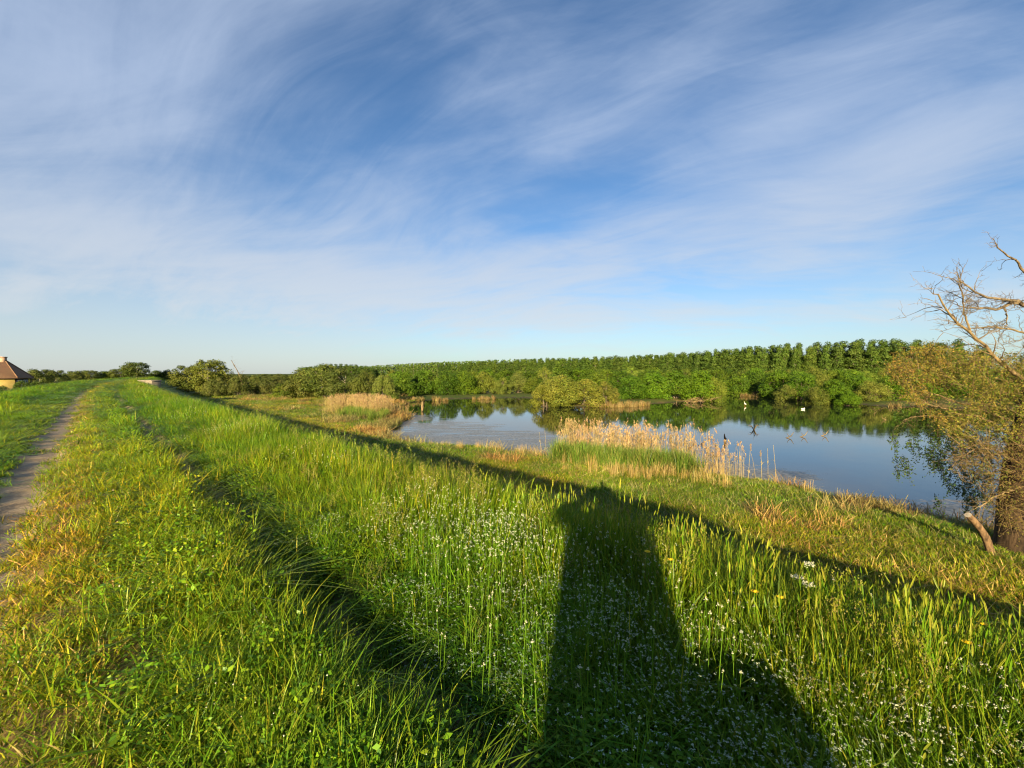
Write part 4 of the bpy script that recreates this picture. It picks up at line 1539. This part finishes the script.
    for nm, px, ra, rb, nt, tl, mat in limbs:
        m = MB()
        pts = path(px, 16)
        pts[1:-1] += np.random.default_rng(len(px) * 7 + nt).normal(0, .02, (14, 3))
        ra *= .62
        m.tube(pts, ra + (rb - ra) * np.linspace(0, 1, 16) ** .8, 8)
        e = twigs(m, pts, max(rb * .9, .010), nt, tl, 3, .05 if nm == 'limb' else .12)
        m.build(nm, mat, root, True)
        if nm == 'branch':
            ends += e
    # crown of twigs with small leaves
    tw, lf = MB(), MB()
    cols = np.array([(0.17, 0.165, 0.022), (0.21, 0.180, 0.030), (0.13, 0.150, 0.018), (0.24, 0.18, 0.040), (0.09, 0.120, 0.014)])
    outline = np.array([(886, 368), (902, 352), (922, 342), (948, 346), (975, 352), (1000, 356), (1030, 352), (1075, 350), (1150, 360), (1180, 420), (1150, 540), (1060, 548),
                        (1012, 535), (1000, 520), (985, 497), (968, 470), (950, 462), (955, 440), (938, 424), (925, 412), (908, 396)], float)
    n_ok = 0
    while n_ok < 3900:
        x, y = random.uniform(886, 1180), random.uniform(340, 548)
        ins = False
        for i in range(len(outline)):
            (x0, y0), (x1, y1) = outline[i], outline[(i + 1) % len(outline)]
            if (y0 > y) != (y1 > y) and x < (x1 - x0) * (y - y0) / (y1 - y0) + x0:
                ins = not ins
        if not ins:
            continue
        if 922 < x < 968 and 384 < y < 412 and random.random() < .8:
            continue
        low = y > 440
        if low and x < 965 and random.random() < .35:
            continue
        if x > 1040 and random.random() < .5:
            continue
        n_ok += 1
        Y = random.uniform(11.6, 15.0) if not low else random.uniform(11.3, 13.2)
        p0 = np.array(at_depth(x, y, Y)) - inv
        out = p0 - np.array([.6, .6, 2.2])
        d = out / np.linalg.norm(out) * .7 + np.array([random.gauss(-.15, .5), random.gauss(0, .5), random.gauss(.25, .5)])
        d /= np.linalg.norm(d)
        L = random.uniform(.35, .85)
        q = np.linspace(0, 1, 5)
        pp = p0 - d * L * .5 + d * (q * L)[:, None] + np.array([0, 0, -random.uniform(.0, .35) * L]) * (q ** 2)[:, None]
        c = random.choice([(0.19, 0.125, 0.055), (0.13, 0.085, 0.04), (0.25, 0.175, 0.08)])
        tw.tube(pp, .007 * (1 - .7 * q), 3, c)
        nl = random.randint(20, 34) if not low else random.randint(6, 14)
        s = rng.uniform(0, 1, nl)
        P = np.stack([np.interp(s, q, pp[:, i]) for i in range(3)], -1) + rng.normal(0, .035, (nl, 3))
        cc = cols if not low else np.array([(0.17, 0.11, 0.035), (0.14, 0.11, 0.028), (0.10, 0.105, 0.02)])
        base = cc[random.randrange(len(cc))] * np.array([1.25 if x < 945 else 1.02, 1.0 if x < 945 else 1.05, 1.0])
        pick = np.where(rng.uniform(0, 1, (nl, 1)) < .6, base, cc[rng.integers(0, len(cc), nl)])
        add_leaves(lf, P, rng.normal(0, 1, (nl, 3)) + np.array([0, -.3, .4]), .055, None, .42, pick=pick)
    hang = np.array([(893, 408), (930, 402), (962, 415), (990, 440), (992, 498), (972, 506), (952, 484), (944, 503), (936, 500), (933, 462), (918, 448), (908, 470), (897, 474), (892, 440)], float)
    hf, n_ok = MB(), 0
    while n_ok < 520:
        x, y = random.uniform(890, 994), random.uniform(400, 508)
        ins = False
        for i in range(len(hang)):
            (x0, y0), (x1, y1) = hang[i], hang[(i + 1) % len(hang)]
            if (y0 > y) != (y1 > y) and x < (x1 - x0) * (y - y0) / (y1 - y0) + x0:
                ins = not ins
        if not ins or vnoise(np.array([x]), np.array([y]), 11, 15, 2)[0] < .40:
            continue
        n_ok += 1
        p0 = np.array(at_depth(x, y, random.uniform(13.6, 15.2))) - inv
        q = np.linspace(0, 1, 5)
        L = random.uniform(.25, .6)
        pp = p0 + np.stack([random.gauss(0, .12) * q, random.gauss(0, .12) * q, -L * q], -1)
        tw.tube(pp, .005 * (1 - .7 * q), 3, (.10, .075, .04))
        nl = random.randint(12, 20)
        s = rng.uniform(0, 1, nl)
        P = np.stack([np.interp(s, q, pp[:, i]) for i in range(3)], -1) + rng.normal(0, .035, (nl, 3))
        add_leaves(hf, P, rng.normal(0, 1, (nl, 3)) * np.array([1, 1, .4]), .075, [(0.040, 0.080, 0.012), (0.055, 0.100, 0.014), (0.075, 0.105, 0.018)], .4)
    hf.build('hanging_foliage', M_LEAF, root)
    tw.build('twig_tangle', M_FLOWER, root)
    lf.build('crown', M_LEAF, root)
    # cut stub leaning at its foot
    b = at_depth(991, 553, 11.4)
    b.z = gz(b.x, b.y)
    t = empty('tree_stump', b)
    tag(t, 'sawn pale stump leaning left at the foot of the old willow', 'stump')
    q = np.array([tuple(at_depth(*p)) for p in ((992, 560, 11.4), (989, 545, 11.4), (984, 533, 11.4), (976, 523, 11.35), (968, 515, 11.3))]) - np.array(b)
    m = MB()
    pts = smooth_path(q, 10)
    m.tube(pts, np.linspace(.10, .078, 10) * (1 + .06 * np.sin(np.arange(10) * 2.1)), 10)
    m.build('stub', M_STUMP, t, True)
    m = MB()
    d = pts[-1] - pts[-2]
    d /= np.linalg.norm(d)
    c0 = pts[-1] + d * .004
    n_ = np.cross(d, (0, 0, 1.0))
    n_ /= np.linalg.norm(n_)
    b_ = np.cross(d, n_)
    ring = [c0 + .078 * (math.cos(x) * n_ + math.sin(x) * b_) for x in np.linspace(0, 2 * PI, 12, endpoint=False)]
    m.add([c0] + ring, [(0, 1 + i, 1 + (i + 1) % 12) for i in range(12)])
    m.build('cut_face', M_PALE, t)


build_old_willow()


def build_dead_branch():
    b = at_depth(243, 392, 92)
    b.z = gz(b.x, b.y)
    m = MB()
    q = np.array([tuple(at_depth(*p)) for p in ((244, 393, 92), (241, 378, 92), (236, 368, 92), (231, 360, 92))]) - np.array(b)
    pts = smooth_path(q, 10)
    m.tube(pts, np.linspace(.16, .04, 10), 6)
    t = empty('dead_tree', b)
    m.build('trunk', M_DEAD, t, True)
    m = MB()
    twigs(m, pts, .035, 8, 1.6, 2)
    m.build('branch', M_DEAD, t, True)
    tag(t, 'thin bare dead tree leaning left above the bushes', 'tree')


build_dead_branch()


# ------------------------------------------------------------------ house at the left
def flat_mat(name, a, b, scale=3.0, rough=.85):
    m = bpy.data.materials.new(name)
    m.use_nodes = True
    k = NT(m.node_tree)
    bs = k.n['Principled BSDF']
    tc = k.new('ShaderNodeTexCoord')
    n = k.noise(tc.outputs['Object'], scale, 6, .65, .3)
    k.link(k.mix(k.ramp(n, .3, .7), a, b), bs.inputs['Base Color'])
    bs.inputs['Roughness'].default_value = rough
    bp = k.new('ShaderNodeBump')
    bp.inputs['Strength'].default_value = .25
    bp.inputs['Distance'].default_value = .02
    k.link(n, bp.inputs['Height'])
    k.link(bp.outputs[0], bs.inputs['Normal'])
    return m


def tile_mat():
    m = bpy.data.materials.new('clay roof tiles')
    m.use_nodes = True
    k = NT(m.node_tree)
    bs = k.n['Principled BSDF']
    tc = k.new('ShaderNodeTexCoord')
    br = k.new('ShaderNodeTexBrick')
    k.link(tc.outputs['Object'], br.inputs['Vector'])
    br.inputs['Scale'].default_value = 3.2
    br.inputs['Color1'].default_value = (0.23, 0.115, 0.06, 1)
    br.inputs['Color2'].default_value = (0.17, 0.088, 0.05, 1)
    br.inputs['Mortar'].default_value = (0.10, 0.05, 0.03, 1)
    n = k.noise(tc.outputs['Object'], .9, 5, .6)
    k.link(k.mix(k.ramp(n, .35, .7, 0, .5), br.outputs['Color'], (0.16, 0.11, 0.06)), bs.inputs['Base Color'])
    bs.inputs['Roughness'].default_value = .9
    return m


def build_house():
    Y = 70.0
    corner = at_depth(14.5, 380, Y)
    # local axes: x along the lit wall to the left, y along the shaded wall away
    g = -3.4
    h = empty('house', (corner.x, corner.y, g))
    tag(h, 'yellow house with a brown hipped tile roof beyond the left side of the dike', 'house')
    wx = Vector((-.866, -.5, 0)).normalized()    # lit front runs to the left, towards the viewer's left
    wy = Vector((-.5, .866, 0)).normalized()
    L, W, H = 9.0, 4.6, 4.2
    wallm = flat_mat('yellow render', (0.62, 0.42, 0.10), (0.72, 0.52, 0.16), 1.2)
    darkm = flat_mat('timber and porch shade', (0.035, 0.025, 0.02), (0.07, 0.05, 0.04), 4)  # timber of the posts; the same dark tone paints the porch shade
    whitem = flat_mat('white paint', (0.66, 0.66, 0.64), (0.74, 0.74, 0.72), 4)
    tilem = tile_mat()
    brick = flat_mat('chimney brick', (0.30, 0.17, 0.11), (0.42, 0.27, 0.19), 6)
    glass = bpy.data.materials.new('window glass')
    glass.use_nodes = True
    gb = glass.node_tree.nodes['Principled BSDF']
    gb.inputs['Base Color'].default_value = (0.03, 0.035, 0.04, 1)
    gb.inputs['Roughness'].default_value = .06

    def P(a, b, c):
        v = wx * a + wy * b
        return np.array([v.x, v.y, c])

    def prism(m, a0, a1, b0, b1, c0, c1):
        V = [P(a0, b0, c0), P(a1, b0, c0), P(a1, b1, c0), P(a0, b1, c0), P(a0, b0, c1), P(a1, b0, c1), P(a1, b1, c1), P(a0, b1, c1)]
        m.add(V, [(0, 3, 2, 1), (4, 5, 6, 7), (0, 1, 5, 4), (1, 2, 6, 5), (2, 3, 7, 6), (3, 0, 4, 7)])
    m = MB()
    prism(m, 0, L, 0, W, -.3, H)
    m.build('wall', wallm, h)
    # hipped roof with eaves, deeper over the porch on the right side
    e, pe = .5, .55
    zt = H + 3.0
    m = MB()
    A, B, C_, D = P(-pe, -e, H), P(L + e, -e, H), P(L + e, W + e, H), P(-pe, W + e, H)
    R1, R2 = P(1.9, W * .5, zt), P(L - 2.4, W * .5, zt)
    th = np.array([0, 0, -.16])
    V = [A, B, C_, D, R1, R2] + [x + th for x in (A, B, C_, D)]
    m.add(V, [(0, 1, 5, 4), (2, 3, 4, 5), (0, 6, 7, 1), (1, 7, 8, 2), (2, 8, 9, 3), (3, 9, 6, 0), (6, 9, 8, 7)])
    m.add(V, [(3, 0, 4), (1, 2, 5)])
    rf = m.build('roof', tilem, h)
    m = MB()
    for a_, b_ in ((A, R1), (B, R2), (R1, R2), (D, R1), (C_, R2)):
        m.tube([a_ + np.array([0, 0, .03]), b_ + np.array([0, 0, .05])], [.09, .09], 6)
    m.build('ridge_tiles', tilem, rf)
    m = MB()
    prism(m, 1.75, 2.35, W * .5 - .35, W * .5 + .35, zt - .8, zt + .42)
    prism(m, 1.68, 2.42, W * .5 - .42, W * .5 + .42, zt + .42, zt + .54)
    m.build('chimney', brick, rf)
    # porch posts on the shaded side and its window
    for b in (.2, W - .2):
        m = MB()
        prism(m, -pe + .08, -pe + .20, b - .06, b + .06, -.3, H - .16)
        m.build('porch_post', darkm, h)
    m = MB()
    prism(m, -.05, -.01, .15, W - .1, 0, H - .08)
    m.build('porch_shade', darkm, h)  # dark sheet over the wall, porch shade put into its colour
    for b0 in (.5, 2.5):
        m = MB()
        for x0, x1, c0, c1 in ((b0, b0 + .12, 2.3, 3.7), (b0 + 1.4, b0 + 1.52, 2.3, 3.7), (b0, b0 + 1.52, 2.2, 2.30), (b0, b0 + 1.52, 3.7, 3.82), (b0 + .7, b0 + .8, 2.32, 3.7)):
            prism(m, -.12, -.055, x0, x1, c0, c1)
        wn = m.build('window', whitem, h)
        m = MB()
        prism(m, -.085, -.06, b0 + .121, b0 + 1.399, 2.301, 3.699)
        m.build('pane', glass, wn)
    m = MB()
    for a0 in (3.4,):
        prism(m, a0, a0 + 1.2, -.07, -.004, 1.0, 2.3)
    wn = m.build('window', whitem, h)
    m = MB()
    prism(m, 3.5, 4.5, -.085, -.072, 1.1, 2.2)
    m.build('pane', glass, wn)


build_house()


# ------------------------------------------------------------------ concrete block on the dike shoulder
def build_block():
    p = at_depth(150, 390, 66)
    z = gz(p.x, p.y)
    conc = flat_mat('weathered concrete', (0.16, 0.13, 0.10), (0.27, 0.23, 0.18), 2.5)
    t = empty('concrete_block', (p.x, p.y, z + .15))
    m = MB()
    m.box((0, 0, .25), (3.2, 1.3, 1.1), R(-20))
    o = m.build('body', conc, t)
    bv = o.modifiers.new('worn edges', 'BEVEL')
    bv.width = .05
    bv.segments = 2
    m = MB()
    m.box((0, 0, .88), (3.4, 1.5, .14), R(-20))
    o = m.build('cap', conc, t)
    bv = o.modifiers.new('worn edges', 'BEVEL')
    bv.width = .03
    bv.segments = 2
    tag(t, 'weathered concrete block sunk in the grass of the dike shoulder', 'concrete block')


build_block()


# ------------------------------------------------------------------ things in the water
def ellipsoid(c, r, seg=12, rings=8, tilt=0.0):
    th = np.linspace(0, PI, rings + 1)
    ph = np.linspace(0, 2 * PI, seg, endpoint=False)
    V = np.array([(math.sin(t) * math.cos(p) * r[0], math.sin(t) * math.sin(p) * r[1], math.cos(t) * r[2]) for t in th for p in ph])
    cs, sn = math.cos(tilt), math.sin(tilt)
    V = np.stack([V[:, 0] * cs + V[:, 2] * sn, V[:, 1], -V[:, 0] * sn + V[:, 2] * cs], -1) + np.array(c)
    f = [(i * seg + j, (i + 1) * seg + j, (i + 1) * seg + (j + 1) % seg, i * seg + (j + 1) % seg) for i in range(rings) for j in range(seg)]
    return V, np.array(f)


def skin_figure(name, verts, edges, radii, mat, parent, levels=2):
    me = bpy.data.meshes.new(name)
    me.from_pydata(verts, edges, [])
    o = bpy.data.objects.new(name, me)
    COL.objects.link(o)
    o.modifiers.new('skin', 'SKIN')
    if not me.skin_vertices:
        me.skin_vertices.new(name='')
    for i, r in enumerate(radii):
        r = r if isinstance(r, tuple) else (r, r)
        me.skin_vertices[0].data[i].radius = r
        me.skin_vertices[0].data[i].use_root = (i == 0)
    ss = o.modifiers.new('smooth', 'SUBSURF')
    ss.levels = ss.render_levels = levels
    me.materials.append(mat)
    if parent is not None:
        child(o, parent)
    return o


def build_water_things():
    white = flat_mat('white feathers', (0.58, 0.57, 0.52), (0.66, 0.65, 0.60), 8)
    beak = flat_mat('beak', (0.45, 0.16, 0.03), (0.5, 0.2, 0.04), 8)
    # swan resting on the water, neck folded on its back
    p = at(803, 409.5, WATER)
    t = empty('swan', p, R(10), .68)
    skin_figure('body', [(0, 0, .10), (-.34, 0, .13), (-.55, 0, .22), (.30, 0, .12), (.42, 0, .20), (.45, 0, .30), (.36, 0, .38), (.27, 0, .36)],
                [(0, 1), (1, 2), (0, 3), (3, 4), (4, 5), (5, 6), (6, 7)], [(.21, .19), (.19, .16), (.05, .05), (.17, .16), .07, .05, .055, .05], white, t)
    m = MB()
    m.tube([(.23, 0, .355), (.11, 0, .33)], [.028, .012], 6)
    m.build('beak', beak, t)
    tag(t, 'white swan resting low on the water before the far bushes', 'bird')
    # egret in the shallows of the bay
    p = at(745, 406, WATER)
    t = empty('egret', p, R(200), .85)
    skin_figure('body', [(0, 0, .42), (-.20, 0, .34), (-.34, 0, .26), (.12, 0, .52), (.16, 0, .66), (.10, 0, .78), (.14, 0, .88), (.20, 0, .87)],
                [(0, 1), (1, 2), (0, 3), (3, 4), (4, 5), (5, 6), (6, 7)], [.12, .09, .03, .07, .035, .03, .04, .03], white, t)
    m = MB()
    m.tube([(.22, 0, .87), (.36, 0, .84)], [.014, .004], 5)
    m.build('beak', beak, t)
    for s in (-.04, .04):
        m = MB()
        m.tube([(-.02, s, .36), (.02, s, .18), (-.01, s, -.15)], [.014, .010, .010], 5)
        m.build('leg', beak, t)
    tag(t, 'slim white egret standing in the shade of the small bay', 'bird')
    # dark snag
    p = at(725, 442, WATER)
    t = empty('wooden_snag', p)
    m = MB()
    m.tube([(0, 0, -.4), (.01, 0, .2), (-.03, .02, .45), (-.05, .02, .66)], [.10, .085, .06, .025], 8)
    m.build('post', bark('wet black wood', (0.012, 0.010, 0.008), (0.04, 0.03, 0.025)), t, True)
    m = MB()
    m.tube([(.0, 0, .12), (.09, 0, .26), (.12, .01, .30)], [.05, .04, .015], 6)
    m.build('stub', M_BARK, t, True)
    tag(t, 'short black snag standing alone in the blue open water', 'snag')
    # tangle of dead branches
    p = at(754, 430, WATER)
    t = empty('branch_heap', p)
    for k_ in range(8):
        m = MB()
        a = k_ * .8 + .3
        q = np.linspace(0, 1, 6)
        L = .35 + .35 * random.random()
        pts = np.stack([math.cos(a) * L * q, math.sin(a) * L * q, -.05 + (.35 + .3 * random.random()) * np.sin(q * 2.2)], -1)
        m.tube(pts, .035 * (1 - .7 * q), 6)
        m.build('branch', M_GOLDWOOD, t, True)
    m = MB()
    m.tube([(0, 0, 0), (.0, 0, .5), (-.02, .0, .95)], [.02, .015, .006], 5)
    m.build('stick', M_DEAD, t, True)
    tag(t, 'small brown heap of dead branches with an upright stick in the water', 'branches')
    # forked sticks
    for px, py, lab, sg in ((790, 438, 'low curved driftwood stick, left of the three in the water', 1), (804, 437, 'forked driftwood stick pointing up right, middle of the three', 1),
                            (825, 436, 'thin forked twig, right of the three driftwood sticks', 1), (884, 420, 'bent bare stick in the reflections before the old willow twigs', -1)):
        p = at(px, py, WATER)
        t = empty('driftwood', p)
        m = MB()
        m.tube([(-.45 * sg, 0, -.04), (-.1 * sg, .05, .06), (.12 * sg, .05, .16), (.32 * sg, 0, .52)], [.035, .04, .035, .014], 6)
        m.build('stem', M_GOLDWOOD, t, True)
        m = MB()
        m.tube([(.02 * sg, .05, .11), (-.16 * sg, .02, .26), (-.24 * sg, .0, .40)], [.026, .02, .008], 5)
        m.build('fork', M_GOLDWOOD, t, True)
        tag(t, lab, 'driftwood', 'driftwood sticks in the pond')
    # tan stump
    p = at(422, 411.5, WATER)
    t = empty('tree_stump', p)
    m = MB()
    q = np.linspace(0, 1, 9)
    m.tube(np.stack([.08 * q, 0 * q, -.5 + 1.95 * q], -1), np.interp(q, [0, .3, .5, .9, 1], [.24, .15, .19, .15, .07]), 9)
    m.build('stub', M_GOLDWOOD, t, True)
    m = MB()
    m.tube([(.05, 0, .3), (.22, 0, .55), (.27, .03, .75)], [.06, .05, .02], 6)
    m.build('side_shoot', M_DEAD, t, True)
    tag(t, 'upright tan stump in the shallow left end of the pond', 'stump')
    # brush heap under the bright bush, and brown brushwood at the foot of the shore bushes
    p = at(700, 403, WATER)
    t = empty('brush_heap', p)
    for k_ in range(26):
        m = MB()
        a = random.uniform(0, 2 * PI)
        L = random.uniform(1.2, 3.0)
        c = np.array([random.gauss(0, 1.6), random.gauss(0, .5), random.uniform(.1, 1.0)])
        d = np.array([math.cos(a), math.sin(a) * .4, random.uniform(-.1, .45)])
        q = np.linspace(-.5, .5, 5)[:, None]
        m.tube(c + d * q * L + np.array([0, 0, -.3]) * q ** 2 * L, [.05, .045, .04, .03, .015], 5)
        m.build('branch', M_GOLDWOOD, t, True)
    tag(t, 'brown heap of dead brush at the water under the bright green bush', 'brush heap')


build_water_things()


# ------------------------------------------------------------------ old brown reeds at the foot of the far bushes
def build_far_edge():
    G = Tufts()
    for _ in range(4):
        m = MB()
        stems(m, 60, .7, .4, 1.6, .05, .25, G_RED + REED)
        blades(m, 30, .7, .3, 1.0, .06, .4, .5, G_RED + G_DRY + G_YEL, .2)
        G.template('old', m)
    pts = [(px, py, amt) for px, py, amt in zip(range(412, 900, 3), np.interp(range(412, 900, 3), [412, 520, 535, 620, 690, 720, 780, 850, 900], [402, 399, 405, 408, 403, 396, 398, 405, 408]), [1] * 200)]
    P = []
    for px, py, _ in pts:
        dense = vnoise(np.array([px / 1.0]), np.array([0.0]), 22, 91, 2)[0]
        if dense > .56:
            for _ in range(2):
                q = at(px + random.uniform(-2, 2), py, WATER)
                q = q + Vector((q.x, q.y, 0)).normalized() * random.uniform(.2, 2.5)
                P.append((q.x, q.y, WATER))
    P = np.array(P)
    G.strew('old', P, rng.uniform(.25, .7, len(P)), np.ones((len(P), 3)) * rng.uniform(.45, .9, (len(P), 1)), .05)
    o = G.build('old_reeds', M_GRASS)
    tag(o, 'rusty dead reeds fringing the far shore under the bushes', 'reeds', kind='stuff')


build_far_edge()


# ------------------------------------------------------------------ flowers one can point to
def build_flowers():
    # white heads close to the viewer
    m = MB()
    q = np.linspace(0, 1, 5)
    m.tube(np.stack([.02 * q ** 2, .01 * q, -.03 + .5 * q], -1), [.002] * 5, 4, G_FRESH[0])
    st = m.build('stem', M_FLOWER)
    m = MB()
    pp = np.array([.02, .01, .47]) + rng.normal(0, .0045, (9, 3))
    blob_heads(m, pp, .0036, WHITE, .9)
    hd = m.build('blossom', M_FLOWER)
    root = empty('white_flower', (0, 0, 0))
    child(st, root)
    child(hd, root)
    n = 0
    placed = []
    while n < 280:
        a = math.radians(random.uniform(-14, 44))
        r = 1.3 + 3.4 * random.random() ** .8
        X, Y = r * math.sin(a), r * math.cos(a)
        u, v = uv_of(np.array([X]), np.array([Y]))
        if not (1.25 < v[0] < 3.3):
            continue
        if vnoise(np.array([X]), np.array([Y]), .8, 95, 2)[0] < .42:
            continue
        z = gz(X, Y)
        s = random.uniform(.6, 1.0)
        if n == 0:
            o = root
            o.location, o.scale = (X, Y, z), (s, s, s)
        else:
            o = copy_thing(root, (X, Y, z), random.uniform(0, 6.28), (s, s, s))
        tag(o, 'one of the small white blossoms dotting the near meadow grass', 'flower', 'small white blossoms in the near grass')
        n += 1
    # yellow flowers
    yel = [(0.75, 0.50, 0.01), (0.80, 0.58, 0.02)]
    for px, py, Y, lab in ((646, 552, 2.85, 'pale yellow flower higher left of the pair by the shadow edge'), (669, 560, 2.8, 'bright yellow flower at the right edge of the photographer shadow'),
                           (980, 624, 2.15, 'yellow flower farthest right, among barley ears'), (965, 643, 2.05, 'yellow flower low among leaves at the right, below another one'),
                           (753, 592, 2.4, 'small orange yellow flower left of its twin in the grass'), (779, 598, 2.35, 'small orange yellow flower right of its twin in the grass')):
        T = at_depth(px, py, Y)
        z = gz(T.x, T.y)
        h = max(.25, T.z - z)
        t = empty('yellow_flower', (T.x, T.y, z))
        m = MB()
        m.tube(np.stack([.01 * q, 0 * q, -.03 + (h + .03) * q], -1), [.0028] * 5, 5, G_FRESH[0])
        m.build('stem', M_FLOWER, t)
        m = MB()
        for k_ in range(14):
            a = k_ * 2 * PI / 14
            d = np.array([math.cos(a), math.sin(a), .25])
            sd_ = np.array([-math.sin(a), math.cos(a), 0]) * .006
            c = np.array([.01, 0, h])
            m.add([c - sd_ * .4, c + sd_ * .4, c + d * .020 + sd_, c + d * .020 - sd_], [(0, 1, 2, 3)], yel[k_ % 2])
        V, f = ellipsoid((.01, 0, h + .004), (.009, .009, .007), 8, 5)
        m.add(V, f, yel[0])
        m.build('blossom', M_FLOWER, t)
        tag(t, lab, 'flower')
    # white umbels
    for px, py, Y, lab in ((809, 564, 2.75, 'uppermost flat white umbel among the barley ears'), (797, 577, 2.65, 'small half hidden white umbel left of the lower big one'), (809, 584, 2.55, 'lower flat white umbel among the barley ears')):
        T = at_depth(px, py, Y)
        z = gz(T.x, T.y)
        h = max(.3, T.z - z)
        t = empty('umbel_flower', (T.x, T.y, z))
        m = MB()
        m.tube(np.stack([0 * q, 0 * q, -.03 + (h - .04) * q], -1), [.004] * 5, 5, G_FRESH[0])
        for k_ in range(10):
            a = k_ * 2 * PI / 10
            m.tube([(0, 0, h - .07), (math.cos(a) * .026, math.sin(a) * .026, h - .005)], [.0015, .001], 3, G_FRESH[1])
        m.build('stem', M_FLOWER, t)
        m = MB()
        ang = rng.uniform(0, 2 * PI, 70)
        rr = .034 * np.sqrt(rng.uniform(0, 1, 70))
        blob_heads(m, np.stack([rr * np.cos(ang), rr * np.sin(ang), h + rng.normal(0, .005, 70)], -1), .0055, WHITE, .7)
        m.build('blossom', M_FLOWER, t)
        tag(t, lab, 'flower', None)


build_flowers()


# ------------------------------------------------------------------ the photographer, whose shadow lies on the grass
def build_person():
    m = bpy.data.materials.new('jacket, trousers and skin')
    m.use_nodes = True
    k = NT(m.node_tree)
    bs = k.n['Principled BSDF']
    tc = k.new('ShaderNodeTexCoord')
    sp = k.new('ShaderNodeSeparateXYZ')
    k.link(tc.outputs['Object'], sp.inputs[0])
    z = sp.outputs[2]
    c = k.mix(k.math('GREATER_THAN', z, .82), (0.03, 0.035, 0.05), (0.06, 0.09, 0.13))
    c = k.mix(k.math('GREATER_THAN', z, 1.50), c, (0.45, 0.28, 0.20))
    c = k.mix(k.math('LESS_THAN', z, .09), c, (0.05, 0.035, 0.025))
    k.link(c, bs.inputs['Base Color'])
    bs.inputs['Roughness'].default_value = .8
    x0, y0 = -.05, -.52
    t = empty('person', (x0, y0, gz(x0, y0)), 0, (1.08, 1.0, 1.03))
    V = [(0, 0, .93),                                                    # 0 pelvis
         (0, .0, 1.12), (0, .01, 1.32), (0, .01, 1.44), (0, .03, 1.53), (0, .06, 1.66), (0, .07, 1.76),      # 1-6 spine, neck, head
         (.11, 0, .86), (.13, .02, .48), (.14, .0, .09), (.15, .14, .04),                 # 7-10 right leg
         (-.11, 0, .86), (-.13, .02, .48), (-.14, .0, .09), (-.15, .14, .04),             # 11-14 left leg
         (.21, .01, 1.41), (.40, .10, 1.42), (.16, .36, 1.46), (.09, .44, 1.54),           # 15-18 right arm
         (-.21, .01, 1.41), (-.44, .08, 1.44), (-.16, .36, 1.46), (-.09, .44, 1.54)]       # 19-22 left arm
    E = [(0, 1), (1, 2), (2, 3), (3, 4), (4, 5), (5, 6), (0, 7), (7, 8), (8, 9), (9, 10), (0, 11), (11, 12), (12, 13), (13, 14),
         (3, 15), (15, 16), (16, 17), (17, 18), (3, 19), (19, 20), (20, 21), (21, 22)]
    rad = [(.26, .17), (.26, .17), (.27, .17), (.17, .12), .062, (.085, .10), (.06, .07),
           .11, .075, .052, .042, .11, .075, .052, .042, .085, .062, .048, .036, .085, .062, .048, .036]
    skin_figure('body', V, E, rad, m, t)
    hm = flat_mat('hair', (0.03, 0.02, 0.012), (0.06, 0.04, 0.025), 20)
    mb = MB()
    Vv, f = ellipsoid((0, .045, 1.70), (.098, .112, .12), 14, 10)
    Vv = Vv[:]
    keep = [q for q in f if np.mean(Vv[list(q)], 0)[2] > 1.66 or np.mean(Vv[list(q)], 0)[1] < .03]
    mb.add(Vv, np.array(keep))
    mb.build('hair', hm, t, True)
    coat = flat_mat('coat skirt', (0.05, 0.08, 0.12), (0.07, 0.10, 0.14), 6)  # coat added around the body, flared to fill out the cast shadow
    mb = MB()
    a = np.linspace(0, 2 * PI, 20, endpoint=False)
    rows = []
    for zz, rx, ry in ((1.43, .22, .15), (1.36, .32, .19), (1.06, .33, .21), (.80, .33, .24), (.50, .33, .28)):
        rows.append(np.stack([rx * np.cos(a) + .05 * (1.43 - zz), ry * np.sin(a), np.full(20, zz)], -1))
    VV = np.concatenate(rows)
    idx = np.arange(100).reshape(5, 20)
    nx = np.roll(idx, -1, 1)
    mb.add(VV, np.stack([idx[:-1], nx[:-1], nx[1:], idx[1:]], -1).reshape(-1, 4))
    mb.build('coat', coat, t, True)
    tag(t, 'person in a dark coat added to widen the shadow, taking the photo, whose shadow falls on the grass', 'person')
    # unseen bag added at the right hip to widen the cast shadow
    bg = empty('shadow_bag', (x0 + .54, y0 - .02, gz(x0, y0) + .42))
    cm = flat_mat('bag canvas', (0.10, 0.08, 0.05), (0.14, 0.11, 0.07), 12)
    mb = MB()
    mb.box((0, 0, .22), (.54, .30, .48))
    o = mb.build('pouch', cm, bg)
    bv = o.modifiers.new('soft edges', 'BEVEL')
    bv.width = .05
    bv.segments = 3
    mb = MB()
    mb.tube([(-.22, 0, .40), (-.34, .02, .65), (-.40, .02, .98)], [.018] * 3, 6)
    mb.build('strap', cm, bg)
    tag(bg, 'unseen canvas bag added at the right hip to widen the photographer shadow', 'bag')
    ph = empty('phone', (0, -.02, EYE))
    pm = flat_mat('black phone shell', (0.02, 0.02, 0.02), (0.025, 0.025, 0.025), 5, .4)
    mb = MB()
    mb.box((0.03, 0, 0), (.15, .009, .072))
    mb.build('case', pm, ph)
    sm = bpy.data.materials.new('phone glass')
    sm.use_nodes = True
    sm.node_tree.nodes['Principled BSDF'].inputs['Base Color'].default_value = (.01, .01, .012, 1)
    sm.node_tree.nodes['Principled BSDF'].inputs['Roughness'].default_value = .05
    mb = MB()
    mb.box((0.03, -.0056, 0), (.142, .001, .066))
    mb.build('screen', sm, ph)
    tag(ph, 'phone held up in both hands of the photographer', 'phone')


build_person()
print('scene built')
